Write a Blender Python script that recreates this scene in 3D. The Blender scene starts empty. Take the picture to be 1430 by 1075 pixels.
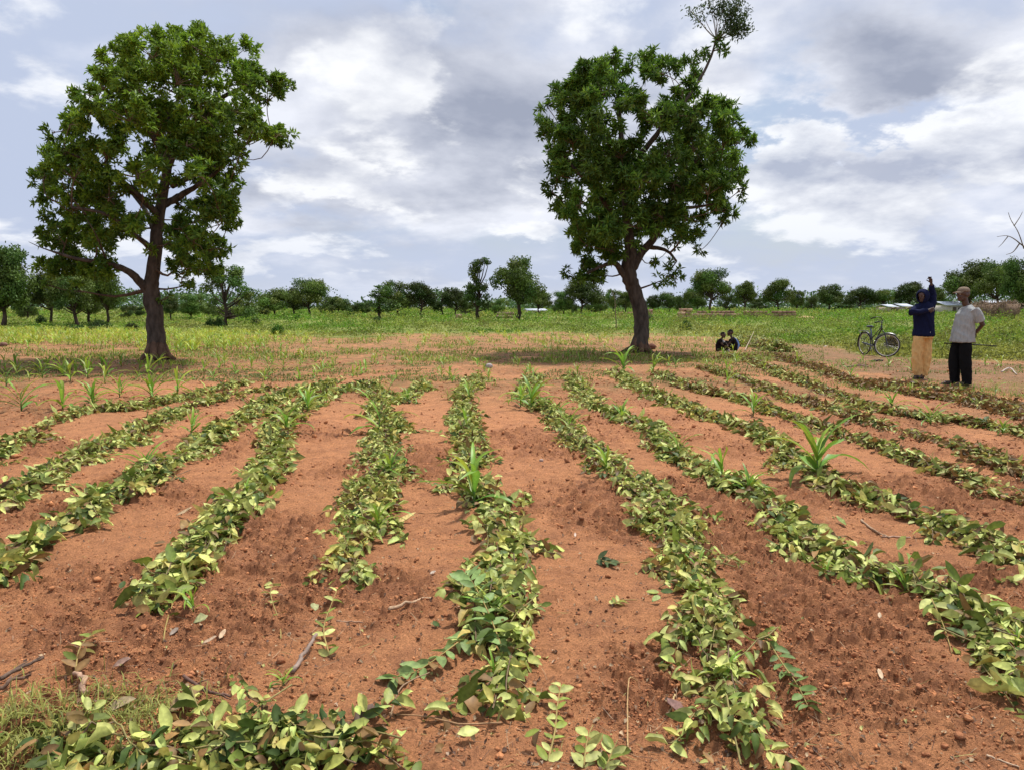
import bpy, bmesh, math, random
import numpy as np
from mathutils import Vector, Matrix
rng = np.random.default_rng(7); random.seed(7)
S = bpy.context.scene; COL = S.collection
R = math.radians; PI = math.pi

# ------------------------------------------------------------------ camera geometry
F, CX, CY, HZ, CH = 1050.0, 715.0, 537.5, 428.0, 1.42
TP = math.atan((CY - HZ) / F); ct, st = math.cos(TP), math.sin(TP)
def ray(px, py):
    u = (px - CX) / F; v = (py - CY) / F
    return u, ct - v * st, -st - v * ct
def G(px, py):                                   # pixel -> ground point
    u, dy, dz = ray(px, py); s = CH / -dz
    return u * s, dy * s
def at(px, py, Y):                               # pixel -> point at distance Y
    u, dy, dz = ray(px, py); s = Y / dy
    return np.array([u * s, Y, CH + dz * s])
def ppm(Y): return F / (Y / ct)                  # about how many pixels a metre takes at Y
# ------------------------------------------------------------------ noise
def _h(ix, iy, seed):
    n = (ix.astype(np.int64) * 374761393 + iy.astype(np.int64) * 668265263 + seed * 1442695041) & 0x7fffffff
    n = ((n ^ (n >> 13)) * 1274126177) & 0x7fffffff
    n = ((n ^ (n >> 16)) * 2246822519) & 0x7fffffff
    return (n & 0xffff) / 65535.0
def vn(x, y, s, seed=0):
    x = np.asarray(x, float) / s; y = np.asarray(y, float) / s
    ix = np.floor(x); iy = np.floor(y); fx = x - ix; fy = y - iy
    fx = fx * fx * (3 - 2 * fx); fy = fy * fy * (3 - 2 * fy)
    a = _h(ix, iy, seed); b = _h(ix + 1, iy, seed); c = _h(ix, iy + 1, seed); d = _h(ix + 1, iy + 1, seed)
    return (a * (1 - fx) + b * fx) * (1 - fy) + (c * (1 - fx) + d * fx) * fy
def fbm(x, y, s, oct=4, seed=0, rough=.5):
    t = 0; a = 1; w = 0
    for i in range(oct):
        c, q = math.cos(i * 1.1), math.sin(i * 1.1)
        t = t + a * vn(x * c - y * q + i * 7.3, x * q + y * c - i * 3.1, s, seed + i); w += a; a *= rough; s *= .5
    return t / w
def sstep(a, b, x):
    t = np.clip((x - a) / (b - a), 0, 1); return t * t * (3 - 2 * t)
def roughmask(x, y):
    return sstep(.40, .62, fbm(x, y * .8, .75, 3, 11) * .75 + .25 * fbm(x, y, 3.0, 2, 5))
def H(x, y):
    x = np.asarray(x, float); y = np.asarray(y, float)
    r = np.hypot(x, y); near = 1 - sstep(14, 34, r); vnear = 1 - sstep(7, 15, r)
    m = roughmask(x, y)
    z = (fbm(x, y, 7, 3, 1) - .5) * .10 * (1 - sstep(30, 90, r))
    z = z + (fbm(x, y, .9, 3, 21) - .5) * .075 * near
    cl = fbm(x, y, .16, 4, 31, .62)
    z = z + (cl - .5) * near * (.024 + .062 * m)
    z = z + np.maximum(0, fbm(x, y, .055, 3, 41, .6) - .48) * vnear * (.035 + .12 * m)
    z = z - np.abs(fbm(x, y, .11, 2, 47) - .5) * near * (.02 + .05 * m)
    # old hoe marks: low ridges across
    z = z + (vn(x * .5, y + .3 * vn(x, y, .7, 3), .33, 55) - .5) * .03 * near
    return z
# ------------------------------------------------------------------ mesh helpers
def link(o, parent=None):
    COL.objects.link(o)
    if parent: o.parent = parent
    return o
def npmesh(name, V, tris=None, quads=None, mat=None, col=None, parent=None, smooth=False, attrs=None):
    V = np.asarray(V, np.float32)
    me = bpy.data.meshes.new(name)
    idx = []; tot = []
    if tris is not None and len(tris): idx.append(np.asarray(tris, np.int32).ravel()); tot.append(np.full(len(tris), 3, np.int32))
    if quads is not None and len(quads): idx.append(np.asarray(quads, np.int32).ravel()); tot.append(np.full(len(quads), 4, np.int32))
    idx = np.concatenate(idx); tot = np.concatenate(tot); start = np.concatenate([[0], np.cumsum(tot)[:-1]]).astype(np.int32)
    me.vertices.add(len(V)); me.vertices.foreach_set('co', V.ravel())
    me.loops.add(len(idx)); me.loops.foreach_set('vertex_index', idx)
    me.polygons.add(len(tot)); me.polygons.foreach_set('loop_start', start); me.polygons.foreach_set('loop_total', tot)
    if smooth: me.polygons.foreach_set('use_smooth', np.ones(len(tot), bool))
    me.update(calc_edges=True); me.validate()
    if col is not None:
        a = me.color_attributes.new('Col', 'FLOAT_COLOR', 'POINT')
        c4 = np.ones((len(V), 4), np.float32); c4[:, :3] = col; a.data.foreach_set('color', c4.ravel())
    for k, v in (attrs or {}).items():
        a = me.attributes.new(k, 'FLOAT', 'POINT'); a.data.foreach_set('value', np.asarray(v, np.float32))
    if mat: me.materials.append(mat)
    return link(bpy.data.objects.new(name, me), parent)
def tag(o, label=None, cat=None, group=None, kind=None):
    if label:
        o['label'] = label
        if len(label.split()) > 16: print('LONG', len(label.split()), label)
    if cat: o['category'] = cat
    if group: o['group'] = group
    if kind: o['kind'] = kind
    return o
def empty(name, loc, rz=0, sc=1):
    o = bpy.data.objects.new(name, None); o.empty_display_size = .2
    o.location = loc; o.rotation_euler = (0, 0, rz); o.scale = (sc,) * 3 if np.isscalar(sc) else sc
    return link(o)
class Acc:
    """collects triangles and quads with colours into ONE mesh"""
    def __init__(s): s.V = []; s.T = []; s.Q = []; s.C = []; s.n = 0
    def add(s, V, T=None, Q=None, C=(.5, .5, .5)):
        V = np.asarray(V, float).reshape(-1, 3)
        if T is not None and len(T): s.T.append(np.asarray(T) + s.n)
        if Q is not None and len(Q): s.Q.append(np.asarray(Q) + s.n)
        C = np.asarray(C, float); s.C.append(np.broadcast_to(C, V.shape) if C.ndim == 1 else C)
        s.V.append(V); s.n += len(V)
    def build(s, name, mat, parent=None, smooth=False):
        return npmesh(name, np.concatenate(s.V), np.concatenate(s.T) if s.T else None, np.concatenate(s.Q) if s.Q else None,
                      mat, np.concatenate(s.C), parent, smooth)
def tube(acc, pts, rad, seg=8, C=(.1, .06, .04), ell=1.0, ref=(0, 0, 1), knobble=0, caps=True):
    pts = np.asarray(pts, float); n = len(pts)
    rad = np.broadcast_to(np.asarray(rad, float), (n,)) if np.ndim(rad) <= 1 else np.asarray(rad, float)
    T = np.gradient(pts, axis=0); T /= np.linalg.norm(T, axis=1)[:, None] + 1e-9
    ref = np.array(ref, float)
    if abs(T[0] @ ref) > .9: ref = np.array([1., 0, 0]) if abs(T[0][0]) < .9 else np.array([0, 1., 0])
    V = []; u = np.cross(T[0], ref); u /= np.linalg.norm(u)
    a = np.arange(seg) * 2 * PI / seg
    for i in range(n):
        u = u - T[i] * (u @ T[i]); u /= np.linalg.norm(u) + 1e-9; w = np.cross(T[i], u)
        r1 = rad[i] if rad.ndim == 1 else rad[i, 0]; r2 = r1 * ell if rad.ndim == 1 else rad[i, 1]
        k = 1 + knobble * (rng.random(seg) - .5) * 2
        V.append(pts[i] + np.outer(np.cos(a) * r1 * k, u) + np.outer(np.sin(a) * r2 * k, w))
    V = np.concatenate(V); j = np.arange(seg); j2 = (j + 1) % seg; Q = []
    for i in range(n - 1): Q.append(np.stack([i * seg + j, i * seg + j2, (i + 1) * seg + j2, (i + 1) * seg + j], 1))
    Q = np.concatenate(Q); Tt = []
    if caps:
        V = np.concatenate([V, pts[:1], pts[-1:]]); b = n * seg
        Tt = np.concatenate([np.stack([j2, j, np.full(seg, b)], 1), np.stack([(n - 1) * seg + j, (n - 1) * seg + j2, np.full(seg, b + 1)], 1)])
    acc.add(V, Tt, Q, C)
def spline(P, n=12):
    P = np.asarray(P, float); m = len(P); t = np.linspace(0, m - 1, n); out = []
    for q in t:
        i = min(int(q), m - 2); f = q - i
        p0 = P[max(i - 1, 0)]; p1 = P[i]; p2 = P[i + 1]; p3 = P[min(i + 2, m - 1)]
        out.append(.5 * (2 * p1 + (p2 - p0) * f + (2 * p0 - 5 * p1 + 4 * p2 - p3) * f * f + (3 * p1 - p0 - 3 * p2 + p3) * f ** 3))
    return np.array(out)
def box(acc, c, s, rz=0, C=(.4, .3, .2), jit=0):
    g = np.array([[x, y, z] for z in (-.5, .5) for y in (-.5, .5) for x in (-.5, .5)]) * s
    if jit: g = g + (rng.random(g.shape) - .5) * jit
    cz, sz = math.cos(rz), math.sin(rz); g = np.stack([g[:, 0] * cz - g[:, 1] * sz, g[:, 0] * sz + g[:, 1] * cz, g[:, 2]], 1) + c
    acc.add(g, None, [[0, 2, 3, 1], [4, 5, 7, 6], [0, 1, 5, 4], [2, 6, 7, 3], [0, 4, 6, 2], [1, 3, 7, 5]], C)
def ball(acc, c, r, seg=12, rings=8, C=(.1, .05, .03), jit=0):
    c = np.array(c, float); r = np.broadcast_to(np.asarray(r, float), (3,)); V = [[0, 0, 1]]
    for i in range(1, rings):
        p = PI * i / rings
        for j in range(seg): q = 2 * PI * j / seg; V.append([math.sin(p) * math.cos(q), math.sin(p) * math.sin(q), math.cos(p)])
    V.append([0, 0, -1]); V = np.array(V)
    if jit: V = V * (1 + (rng.random((len(V), 1)) - .5) * 2 * jit)
    T = []; Q = []
    for j in range(seg):
        T.append([0, 1 + j, 1 + (j + 1) % seg]); b = 1 + (rings - 2) * seg; T.append([b + (j + 1) % seg, b + j, len(V) - 1])
        for i in range(rings - 2): a = 1 + i * seg; Q.append([a + j, a + seg + j, a + seg + (j + 1) % seg, a + (j + 1) % seg])
    acc.add(V * r + c, T, Q, C)
# ------------------------------------------------------------------ leaves
def tmpl_hi():
    st_ = [(0, 0)]; ts = [.22, .5, .8]; ws = [.40, .5, .33]
    V = [[0, 0]]; 
    for t, w in zip(ts, ws): V += [[t, -w], [t, 0], [t, w]]
    V += [[1, 0]]; T = [[0, 1, 2], [0, 2, 3], [7, 10, 8], [8, 10, 9]]; Q = []
    for i in (0, 1):
        a = 1 + 3 * i; Q += [[a, a + 3, a + 4, a + 1], [a + 1, a + 4, a + 5, a + 2]]
    return np.array(V, float), np.array(T), np.array(Q)
def tmpl_lo(): return np.array([[0, 0], [.45, -.5], [1, 0], [.45, .5]], float), np.array([[0, 1, 2], [0, 2, 3]]), None
HI, LO = tmpl_hi(), tmpl_lo()
def unit(a): return a / (np.linalg.norm(a, axis=-1, keepdims=True) + 1e-9)
def leaves(acc, pos, d, nrm, L, W, col, t=LO, fold=.25, curl=.15, wav=0):
    N = len(pos)
    if N == 0: return
    d = unit(d); y = unit(np.cross(nrm, d)); n = np.cross(d, y); TV, TT, TQ = t; K = len(TV)
    L = np.broadcast_to(L, (N,)); W = np.broadcast_to(W, (N,)); fold = np.broadcast_to(fold, (N,)); curl = np.broadcast_to(curl, (N,))
    X = TV[None, :, 0] * L[:, None]; Yv = TV[None, :, 1] * W[:, None]
    Z = np.abs(TV[None, :, 1]) * W[:, None] * fold[:, None] * 2 - curl[:, None] * L[:, None] * TV[None, :, 0] ** 2
    if wav: Z = Z + (rng.random((N, K)) - .5) * wav * W[:, None]
    V = pos[:, None, :] + X[..., None] * d[:, None, :] + Yv[..., None] * y[:, None, :] + Z[..., None] * n[:, None, :]
    off = (np.arange(N) * K)[:, None, None]
    C = np.repeat(np.asarray(col, float)[:, None, :], K, 1)
    if K > 5:
        mid = TV[:, 1] == 0; C[:, mid] = C[:, mid] * 1.18 + .012
    acc.add(V.reshape(-1, 3), (TT[None] + off).reshape(-1, 3), None if TQ is None else (TQ[None] + off).reshape(-1, 4), C.reshape(-1, 3))
def rdir(n):
    v = rng.normal(size=(n, 3)); return unit(v)
# ------------------------------------------------------------------ materials
def newmat(name):
    m = bpy.data.materials.new(name); m.use_nodes = True; nt = m.node_tree; nt.nodes.clear()
    return m, nt, nt.nodes, nt.links
def N(nd, t, **k):
    n = nd.new(t)
    for a, b in k.items(): setattr(n, a, b)
    return n
def leafmat(name, rough=.45, trans=.3, spec=.5, back=(1, 1, 1), backmix=0, noise=.35, scale=30):
    m, nt, nd, lk = newmat(name)
    out = N(nd, 'ShaderNodeOutputMaterial'); bs = N(nd, 'ShaderNodeBsdfPrincipled'); tr = N(nd, 'ShaderNodeBsdfTranslucent'); mx = N(nd, 'ShaderNodeMixShader')
    at_ = N(nd, 'ShaderNodeAttribute', attribute_name='Col'); geo = N(nd, 'ShaderNodeNewGeometry')
    tc = N(nd, 'ShaderNodeTexCoord'); nz = N(nd, 'ShaderNodeTexNoise'); nz.inputs['Scale'].default_value = scale; nz.inputs['Detail'].default_value = 4
    lk.new(tc.outputs['Object'], nz.inputs['Vector'])
    mr = N(nd, 'ShaderNodeMapRange'); mr.inputs['From Min'].default_value = .3; mr.inputs['From Max'].default_value = .7
    mr.inputs['To Min'].default_value = 1 - noise; mr.inputs['To Max'].default_value = 1 + noise
    lk.new(nz.outputs['Fac'], mr.inputs['Value'])
    vm = N(nd, 'ShaderNodeVectorMath', operation='SCALE'); lk.new(at_.outputs['Color'], vm.inputs[0]); lk.new(mr.outputs['Result'], vm.inputs['Scale'])
    if name == 'far_leaf':
        oi = N(nd, 'ShaderNodeObjectInfo'); mo = N(nd, 'ShaderNodeMapRange'); mo.inputs['To Min'].default_value = .8; mo.inputs['To Max'].default_value = 2.3; lk.new(oi.outputs['Random'], mo.inputs['Value'])
        v2 = N(nd, 'ShaderNodeVectorMath', operation='SCALE'); lk.new(vm.outputs[0], v2.inputs[0]); lk.new(mo.outputs['Result'], v2.inputs['Scale']); vm = v2
    mixc = N(nd, 'ShaderNodeMix', data_type='RGBA'); mixc.inputs['B'].default_value = (*back, 1)
    mul = N(nd, 'ShaderNodeMath', operation='MULTIPLY'); mul.inputs[1].default_value = backmix
    lk.new(geo.outputs['Backfacing'], mul.inputs[0]); lk.new(mul.outputs[0], mixc.inputs['Factor']); lk.new(vm.outputs[0], mixc.inputs['A'])
    lk.new(mixc.outputs['Result'], bs.inputs['Base Color']); lk.new(mixc.outputs['Result'], tr.inputs['Color'])
    bs.inputs['Roughness'].default_value = rough; bs.inputs['Specular IOR Level'].default_value = spec
    mx.inputs[0].default_value = trans; lk.new(bs.outputs[0], mx.inputs[1]); lk.new(tr.outputs[0], mx.inputs[2]); lk.new(mx.outputs[0], out.inputs[0])
    return m
def surf(name, color=None, rough=.8, noise=.25, scale=20, bump=.3, bscale=60, metal=0, spec=.3, stretch=None, dist=.01, coat=0):
    """vertex or fixed colour broken up by noise, with bump"""
    m, nt, nd, lk = newmat(name)
    out = N(nd, 'ShaderNodeOutputMaterial'); bs = N(nd, 'ShaderNodeBsdfPrincipled'); tc = N(nd, 'ShaderNodeTexCoord')
    mp = N(nd, 'ShaderNodeMapping'); lk.new(tc.outputs['Object'], mp.inputs[0])
    if stretch: mp.inputs['Scale'].default_value = stretch
    nz = N(nd, 'ShaderNodeTexNoise'); nz.inputs['Scale'].default_value = scale; nz.inputs['Detail'].default_value = 6; lk.new(mp.outputs[0], nz.inputs['Vector'])
    mr = N(nd, 'ShaderNodeMapRange'); mr.inputs['From Min'].default_value = .3; mr.inputs['From Max'].default_value = .7
    mr.inputs['To Min'].default_value = 1 - noise; mr.inputs['To Max'].default_value = 1 + noise; lk.new(nz.outputs['Fac'], mr.inputs['Value'])
    vm = N(nd, 'ShaderNodeVectorMath', operation='SCALE'); lk.new(mr.outputs['Result'], vm.inputs['Scale'])
    if color is None:
        a = N(nd, 'ShaderNodeAttribute', attribute_name='Col'); lk.new(a.outputs['Color'], vm.inputs[0])
    else: vm.inputs[0].default_value = color
    lk.new(vm.outputs[0], bs.inputs['Base Color'])
    nb = N(nd, 'ShaderNodeTexNoise'); nb.inputs['Scale'].default_value = bscale; nb.inputs['Detail'].default_value = 5; lk.new(mp.outputs[0], nb.inputs['Vector'])
    bp = N(nd, 'ShaderNodeBump'); bp.inputs['Strength'].default_value = bump; bp.inputs['Distance'].default_value = dist
    lk.new(nb.outputs['Fac'], bp.inputs['Height']); lk.new(bp.outputs[0], bs.inputs['Normal'])
    bs.inputs['Roughness'].default_value = rough; bs.inputs['Metallic'].default_value = metal; bs.inputs['Specular IOR Level'].default_value = spec
    lk.new(bs.outputs[0], out.inputs[0]); return m
M_TREE = leafmat('tree_leaf', .48, .38, .35, scale=1.2, noise=.25)
M_FAR = leafmat('far_leaf', .6, .2, .3, scale=.5, noise=.3)
M_MULCH = leafmat('cut_leaf', .55, .2, .25, scale=45, noise=.28)
M_MAIZE = leafmat('maize_leaf', .45, .35, .4, scale=25, noise=.15)
M_WEED = leafmat('weed_leaf', .6, .35, .3, scale=.35, noise=.35)
M_BARK = surf('bark', None, .95, .5, 9, .9, 16, stretch=(1, 1, .35), dist=.06, spec=.15)
M_STEM = surf('stem', None, .7, .3, 30, .3, 90)
M_SKIN = surf('skin', (.075, .038, .025), .5, .15, 20, .05, 80, spec=.45)
def cloth(name, c, folds=.6, sc=9): return surf(name, c, .92, .14, 30, folds, sc, stretch=(1, 1, .45), dist=.03, spec=.1)
# ------------------------------------------------------------------ world, sun, camera
w = bpy.data.worlds.new('World'); S.world = w; w.use_nodes = True
def build_world():
    nt = w.node_tree; nd = nt.nodes; lk = nt.links; nd.clear()
    out = N(nd, 'ShaderNodeOutputWorld'); bg = N(nd, 'ShaderNodeBackground'); bg.inputs['Strength'].default_value = .1
    sky = N(nd, 'ShaderNodeTexSky', sky_type='NISHITA'); sky.sun_disc = False
    sky.sun_elevation = SUN_EL; sky.sun_rotation = SUN_AZ; sky.air_density = 1.2; sky.dust_density = 1.5
    tc = N(nd, 'ShaderNodeTexCoord'); sep = N(nd, 'ShaderNodeSeparateXYZ'); lk.new(tc.outputs['Generated'], sep.inputs[0])
    def m(op, a, b=None, c=None):
        n = N(nd, 'ShaderNodeMath', operation=op)
        for i, v in enumerate((a, b, c)):
            if v is None: continue
            if isinstance(v, (int, float)): n.inputs[i].default_value = v
            else: lk.new(v, n.inputs[i])
        return n.outputs[0]
    def ramp(v, a, b, c=0, d=1, smooth=True):
        n = N(nd, 'ShaderNodeMapRange'); n.interpolation_type = 'SMOOTHSTEP' if smooth else 'LINEAR'
        n.inputs[1].default_value = a; n.inputs[2].default_value = b; n.inputs[3].default_value = c; n.inputs[4].default_value = d
        lk.new(v, n.inputs[0]); return n.outputs[0]
    z = m('MAXIMUM', sep.outputs['Z'], 0.0); zz = m('ADD', z, .30)
    # directions projected on a cloud deck, so that clouds flatten towards the horizon
    X = m('DIVIDE', sep.outputs['X'], zz); Y = m('DIVIDE', sep.outputs['Y'], zz)
    comb = N(nd, 'ShaderNodeCombineXYZ'); lk.new(X, comb.inputs[0]); lk.new(Y, comb.inputs[1]); P = comb.outputs[0]
    def noise(vec, scale, detail=6, rough=.55, off=(0, 0, 0), dist=0.0):
        mp = N(nd, 'ShaderNodeMapping'); mp.inputs['Location'].default_value = off; lk.new(vec, mp.inputs[0])
        n = N(nd, 'ShaderNodeTexNoise'); n.inputs['Scale'].default_value = scale; n.inputs['Detail'].default_value = detail
        n.inputs['Roughness'].default_value = rough; n.inputs['Distortion'].default_value = dist; lk.new(mp.outputs[0], n.inputs['Vector']); return n.outputs['Fac']
    # azimuth / elevation in "photo degrees", warped by noise, for the individual cloud masses
    az = m('ARCTAN2', sep.outputs['X'], sep.outputs['Y']); el = m('ARCSINE', sep.outputs['Z'])
    wa = m('MULTIPLY', m('SUBTRACT', noise(P, 3.0, 7, .62, (3, 1, 0)), .5), .26); wb = m('MULTIPLY', m('SUBTRACT', noise(P, 3.4, 7, .62, (9, 4, 0)), .5), .17)
    azw = m('ADD', az, wa); elw = m('ADD', el, wb)
    def mass(px, py, rx, ry, amp, tilt=0.0):
        u, dy, dz = ray(px, py); a0 = math.atan2(u, dy); e0 = math.atan2(dz, math.hypot(u, dy))
        dx = m('SUBTRACT', azw, a0); de = m('SUBTRACT', elw, e0)
        c, s = math.cos(R(tilt)), math.sin(R(tilt))
        ax = m('DIVIDE', m('ADD', m('MULTIPLY', dx, c), m('MULTIPLY', de, s)), rx / F)
        ay = m('DIVIDE', m('SUBTRACT', m('MULTIPLY', de, c), m('MULTIPLY', dx, s)), ry / F)
        q = m('ADD', m('MULTIPLY', ax, ax), m('MULTIPLY', ay, ay))
        return m('MULTIPLY', m('EXPONENT', m('MULTIPLY', q, -1.0)), amp)
    def msum(L):
        t = None
        for q in L: v_ = mass(*q); t = v_ if t is None else m('ADD', t, v_)
        return t
    # a veil of high thin cloud over blue, then two decks of cumulus with defined edges and shaded undersides
    veil = m('ADD', m('MULTIPLY', noise(P, 1.1, 6, .5, (4, 8, 0), .3), 1.1), msum([(60, 150, 160, 150, .25), (330, 60, 160, 60, .15), (1085, 150, 50, 60, -.35), (595, 14, 45, 16, -.5), (1150, 345, 330, 26, -.16), (1180, 180, 120, 40, -.2)]))
    vf = ramp(veil, .15, .55, .55, 1)
    def deck(sc_, off, thr, soft, L, dark, light, k, det=9, rough=.55):
        n1 = noise(P, sc_, det, rough, off, .1); n2 = noise(P, sc_, det, rough, (off[0] - .12 / sc_, off[1] + .36 / sc_, 0), .1)
        b = msum(L); dens = m('ADD', n1, b); mask = ramp(dens, thr, thr + soft)
        sh = m('ADD', m('MULTIPLY', m('SUBTRACT', n1, n2), k), m('MULTIPLY', ramp(dens, thr + soft * .5, thr + .42), -.44)); sh = m('ADD', sh, .74)
        n = N(nd, 'ShaderNodeMix', data_type='RGBA'); n.clamp_factor = True; lk.new(sh, n.inputs['Factor']); n.inputs['A'].default_value = (*dark, 1); n.inputs['B'].default_value = (*light, 1); return mask, n.outputs['Result']
    def over(f, a_, b_):
        n = N(nd, 'ShaderNodeMix', data_type='RGBA'); lk.new(f, n.inputs['Factor']); n.clamp_factor = True; lk.new(a_, n.inputs['A'])
        if isinstance(b_, tuple): n.inputs['B'].default_value = (*b_, 1)
        else: lk.new(b_, n.inputs['B'])
        return n.outputs['Result']
    skb = N(nd, 'ShaderNodeVectorMath', operation='SCALE'); skb.inputs['Scale'].default_value = 1.0; lk.new(sky.outputs[0], skb.inputs[0])
    c = over(vf, skb.outputs[0], (4.6, 5.25, 6.8))
    f1, c1_ = deck(1.5, (2.3, 5.1, 0), .42, .24, [(640, 190, 190, 110, .30, -15), (470, 250, 130, 70, .16), (420, 130, 110, 110, .10, -40), (1270, 95, 210, 60, .30), (730, 70, 130, 90, .12), (1080, 160, 60, 60, -.3), (150, 200, 150, 200, -.10), (1200, 170, 170, 22, -.22), (250, 345, 400, 30, -.12)], (3.0, 3.3, 4.2), (7.9, 8.1, 8.8), 3.6)
    c = over(m('MULTIPLY', f1, .9), c, c1_)
    f2, c2_ = deck(2.6, (7.1, 1.4, 0), .54, .13, [(1110, 222, 80, 28, .26), (1310, 215, 140, 36, .26, 8), (1400, 200, 60, 30, .2), (1240, 250, 200, 40, .16), (1210, 325, 150, 30, .12), (560, 95, 70, 80, .20, -35), (500, 255, 90, 26, .22), (740, 330, 70, 22, .18), (420, 345, 150, 30, .12), (60, 110, 60, 60, .08), (200, 360, 200, 16, .1), (850, 330, 120, 30, .1)], (4.0, 4.35, 5.4), (9.2, 9.3, 9.5), 3.8, 9, .56)
    c = over(m('MULTIPLY', f2, .8), c, c2_)
    hz_ = ramp(sep.outputs['Z'], 0.0, .13, .55, 0); c = over(hz_, c, (5.4, 5.9, 7.1))
    lk.new(c, bg.inputs['Color']); lk.new(bg.outputs[0], out.inputs[0])
SUN_EL, SUN_AZ = R(66), R(40)        # azimuth from +Y towards +X
build_world()
sl = bpy.data.lights.new('sun', 'SUN'); sl.energy = 4.4; sl.angle = R(5); sl.color = (1, .96, .9)
so = link(bpy.data.objects.new('sun', sl)); sd = Vector((math.sin(SUN_AZ) * math.cos(SUN_EL), math.cos(SUN_AZ) * math.cos(SUN_EL), math.sin(SUN_EL)))
so.rotation_euler = sd.to_track_quat('Z', 'Y').to_euler(); so.location = sd * 50
cam = bpy.data.cameras.new('camera'); co = link(bpy.data.objects.new('camera', cam)); S.camera = co
cam.sensor_width = 36; cam.lens = 36 * F / 1430; cam.clip_end = 6000; cam.clip_start = .05
co.location = (0, 0, CH); co.rotation_euler = (R(90) - TP, 0, 0)
S.view_settings.view_transform = 'Standard'; S.view_settings.look = 'None'; S.view_settings.exposure = .22; S.view_settings.gamma = 1

# ------------------------------------------------------------------ ground and path
def inpoly(x, y, poly):
    ins = np.zeros(np.shape(x), bool); n = len(poly)
    for i in range(n):
        x1, y1 = poly[i]; x2, y2 = poly[(i + 1) % n]
        c = ((y1 > y) != (y2 > y)) & (x < (x2 - x1) * (y - y1) / (y2 - y1 + 1e-12) + x1); ins ^= c
    return ins
WB = np.array([(-900, 462), (0, 462), (150, 463), (300, 468), (450, 470), (650, 466), (900, 466), (1000, 471), (1060, 475), (1157, 485), (1200, 491), (1290, 500), (1430, 505), (2600, 560)], float)
def pix(x, y):                                   # ground point -> pixel (used only to lay out zones from the survey of the photo)
    zc = y * ct + CH * st; up = y * st - CH * ct
    return CX + F * x / zc, CY - F * up / zc
def weedzone(x, y):
    px, py = pix(x, y); yb = np.interp(px, WB[:, 0], WB[:, 1])
    return sstep(-1, 1, (yb - py) / 3.0 + 5.0 * (fbm(x, y, 2.2, 4, 91) - .5))
PATH = [G(*p) for p in [(1046, 482), (1060, 477), (1100, 480), (1200, 492), (1300, 502), (1430, 508), (2300, 545), (2300, 700), (1430, 549), (1340, 536), (1270, 528), (1190, 516), (1110, 500), (1060, 490)]]
def build_ground():
    th = np.concatenate([np.linspace(-180, -52, 40, endpoint=False), np.linspace(-52, -37, 60, endpoint=False), np.linspace(-37, 37, 780, endpoint=False),
                         np.linspace(37, 52, 60, endpoint=False), np.linspace(52, 180, 40, endpoint=False)]) * PI / 180
    r = [.4]
    while r[-1] < 3500:
        q = r[-1]; r.append(q * (1.06 if q < 1.6 else 1.0036 if q < 8.5 else 1.008 if q < 45 else 1.03 if q < 200 else 1.2))
    r = np.array(r); nr, nt_ = len(r), len(th)
    RR, TT = np.meshgrid(r, th, indexing='ij'); x = RR * np.sin(TT); y = RR * np.cos(TT)
    z = H(x, y); V = np.stack([x, y, z], -1).reshape(-1, 3)
    V = np.concatenate([V, [[0, 0, 0]]])
    i = np.arange(nr - 1)[:, None]; j = np.arange(nt_)[None, :]; j2 = (j + 1) % nt_
    Q = np.stack([i * nt_ + j + 0 * i, i * nt_ + j2, (i + 1) * nt_ + j2, (i + 1) * nt_ + j], -1).reshape(-1, 4)
    T = np.stack([np.full(nt_, len(V) - 1), (np.arange(nt_) + 1) % nt_, np.arange(nt_)], -1)
    rm = roughmask(V[:, 0], V[:, 1]); gz = weedzone(V[:, 0], np.maximum(V[:, 1], .5)) * (V[:, 1] > 5)
    rr = np.hypot(V[:, 0], V[:, 1]); moss = sstep(9, 15, rr) * .85 * sstep(.25, .6, fbm(V[:, 0], V[:, 1], 3.2, 3, 61))
    moss = np.maximum(moss, sstep(12, 20, rr) * .78)
    cx = V[Q].mean(1); jx = (fbm(cx[:, 0], cx[:, 1], .8, 3, 71) - .5) * .5
    pm = inpoly(cx[:, 0] + jx, cx[:, 1] + jx * 1.6, PATH)
    m1 = soil('soil', (.60, .262, .112), (.36, .150, .070)); m2 = soil('trodden_soil', (.40, .195, .10), (.27, .12, .065))
    attrs = dict(rough=rm, green=gz, moss=moss)
    g = npmesh('ground', V, T, Q[~pm], m1, None, None, True, attrs); tag(g, kind='structure')
    used = np.unique(Q[pm]); mp = np.zeros(len(V), np.int64); mp[used] = np.arange(len(used))
    p = npmesh('path', V[used], None, mp[Q[pm]], m2, None, None, True, {k: v[used] for k, v in attrs.items()}); tag(p, kind='structure')
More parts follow.
